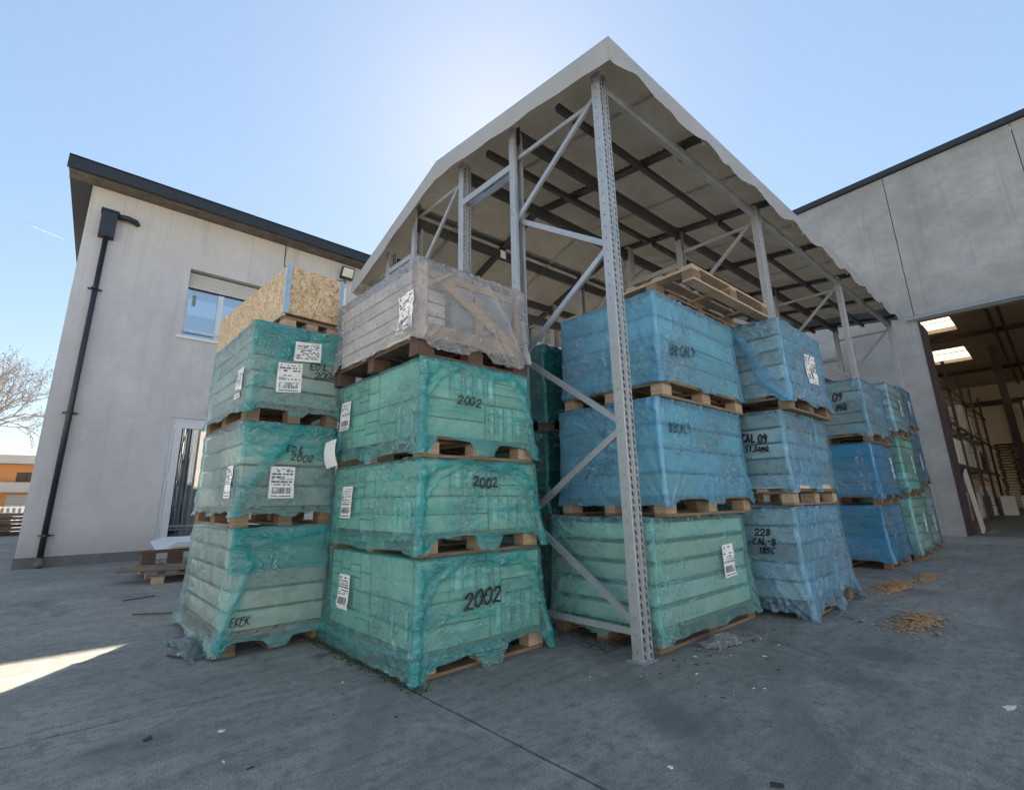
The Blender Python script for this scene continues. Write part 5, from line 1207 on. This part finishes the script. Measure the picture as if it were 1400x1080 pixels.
# ================================================================== FAR BACKGROUND (left edge)
def far():
    Y = 80
    b = thing('orange_house', 'two storey orange rendered house far behind at the left edge', 'house', (-4, Y, 0))
    win = (-3.6, -1.9, 3.75, 4.85); win2 = (-8.5, -6.8, 3.75, 4.85)
    m = MB(); holed(m, 'y', Y, Y + .3, (-14, 6), (0, 5.7), [win, win2, (-4.1, -1.6, 0.3, 2.35)]); m.build('wall', M['orange'], b)
    ub('roof_fascia', M['beige'], b, -15, 7, Y - 1.6, Y + 9, 5.75, 6.7)
    ub('balcony', M['beige'], b, -14, 6, Y - 1.3, Y - .02, 2.55, 3.65)
    for w_ in (win, win2):
        ub('window', M['brown'], b, w_[0], w_[1], Y + .12, Y + .2, w_[2], w_[3])
        for k in (0.0, .5): ub('shutter', M['brown'], b, w_[0] + (w_[1] - w_[0]) * k + .05, w_[0] + (w_[1] - w_[0]) * (k + .5) - .05, Y + .03, Y + .1, w_[2] + .04, w_[3] - .04)
    for k in range(6): ub('garage_slat', M['shutter'], b, -4.1, -1.6, Y + .1, Y + .15, .3 + k * .34, .3 + k * .34 + .3)
    m = MB(); m.box(-14, 6, Y + 8, Y + 8.3, 0, 5.7); m.build('rear_wall', M['orange'], b)
    f = thing('yard_fence', 'pale metal fence with upright slats in front of the orange house', 'fence', (-2, 36, 0))
    ub('fence_rail', M['white'], f, -6, 4, 36.0, 36.05, .92, .99); ub('fence_rail', M['white'], f, -6, 4, 36.0, 36.05, .2, .26)
    for k in range(42): ub('fence_slat', M['white'], f, -6 + k * .22, -5.9 + k * .22, 36.06, 36.09, .08, 1.0)
    rr = random.Random(2)
    for k, (x, y) in enumerate(((-2.3, 24.6), (-1.1, 25.3), (-.2, 25.8), (-1.7, 28))):
        t = thing('timber_pile', 'low dark pile of old boards by the far fence, %s' % ('leftmost', 'second from the left', 'nearest the office corner', 'behind the others')[k], 'timber pile', (x, y, 0), 'timber piles by the far fence')
        for i in range(6): ub('board', M[rr.choice(('wood_old', 'wood_dark', 'wood'))], t, x - .55 + rr.uniform(-.1, .1), x + .55 + rr.uniform(-.1, .1), y - .4, y + .4, .02 + i * .13, .11 + i * .13)
    # pale tree
    t = thing('bare_tree', 'bare pale budding tree at the left edge of the picture', 'tree', (-6.0, 45, 0))
    rr = random.Random(11); br = MB(); bd = MB()
    def grow(p, d, l, rad, lev):
        pts = [p]; q = p; dd = d
        for _ in range(4):
            dd = (dd + Vector((rr.uniform(-.16, .16), rr.uniform(-.16, .16), rr.uniform(-.05, .12)))).normalized(); q = q + dd * l / 4; pts.append(q)
        br.tube(pts, [rad, rad * .9, rad * .8, rad * .7, rad * .55], 5 if lev < 3 else 3, cap=False)
        if lev >= 3:
            for k in range(7):
                c = pts[rr.randrange(1, 5)] + Vector((rr.uniform(-.1, .1), rr.uniform(-.1, .1), rr.uniform(-.1, .1))); s = rr.uniform(.025, .055)
                a = Vector((rr.uniform(-1, 1), rr.uniform(-1, 1), rr.uniform(-1, 1))).normalized() * s; e = a.cross(Vector((rr.uniform(-1, 1), rr.uniform(-1, 1), .3))).normalized() * s
                bd.poly([c - a, c + e, c + a, c - e])
        if lev < 5:
            for k in range(4 if lev < 4 else 3):
                a = rr.uniform(.3, .95); az_ = rr.uniform(0, 6.28); u = dd.orthogonal().normalized(); v = dd.cross(u)
                nd = (dd * math.cos(a) + (u * math.cos(az_) + v * math.sin(az_)) * math.sin(a)); nd.z += .12
                grow(pts[rr.randrange(2, 5)], nd.normalized(), l * rr.uniform(.62, .82), rad * .55, lev + 1)
    base = Vector((-6.0, 45, 0)); br.tube([base, base + Vector((.1, 0, 1.6)), base + Vector((.05, 0, 3.0))], [.26, .2, .17], 8)
    for k in range(5):
        a = k * 1.25; grow(base + Vector((.05, 0, 2.6 + .1 * k)), Vector((math.cos(a) * .6, math.sin(a) * .6, 1)).normalized(), 3.7, .14, 1)
    br.build('trunk', M['bark'], t, True); k = bd.build('crown', M['bud'], t); k['kind'] = 'stuff'
    # vapour trail
    m = MB(); A = Vector((-0.0932, 0.9137, 0.3955)) * 3000; B = Vector((-0.0441, 0.9208, 0.3876)) * 3000
    m.tube([A, A.lerp(B, .3), A.lerp(B, .7), B], [.6, 2.0, 1.8, .5], 8); meta(m.build('vapour_trail', M['cloud'], None, True), 'thin white aircraft vapour trail in the blue sky at the left', 'vapour trail')
far()

# ================================================================== UNSEEN HALLS ADDED BEHIND THE VIEWER (they mirror in the door glass and throw light back)
def opposite():
    for (lab, x0, x1, y0, y1, h) in (('long unseen white hall added behind the viewer to mirror and bounce light', -30, 40, -34, -19, 7.5), ('unseen white depot added at the left of the yard to bounce light', -36, -20, -16, 26, 6.5)):
        b = thing('unseen_white_hall', lab, 'building', ((x0 + x1) / 2, (y0 + y1) / 2, 0))
        ub('wall', M['white'], b, x0, x1, y0, y1, 0.01, h); ub('roof_edge', M['anthracite'], b, x0 - .2, x1 + .2, y0 - .2, y1 + .2, h + .001, h + .35)
        for k in range(8):
            if y1 < 0: ub('window', M['gasket'], b, x0 + 4 + k * 8.3, x0 + 6.4 + k * 8.3, y1 - .05, y1 + .02, 3.9, 5.2)
            else: ub('window', M['gasket'], b, x1 - .05, x1 + .02, y0 + 2 + k * 5, y0 + 3.8 + k * 5, 3.6, 4.8)
opposite()
o = MB(); o.box(3.12, 4.8, 4.95, 6.05, 0.0, 3.5); meta(o.build('sun_blocker', M['box_grey'], None), 'unseen grey block added in the rear frame of the shelter to stop stray sun', 'goods')  # added block, closes the sun gap between the two green stacks

b_ = bpy.data.objects['office_building']
m = MB(); m.tube([(3.4, 11.585, 7.15), (3.4, 11.585, 6.62), (4.2, 11.585, 6.58), (4.7, 11.57, 6.62)], .012, 6); m.build('cable', M['gasket'], b_)
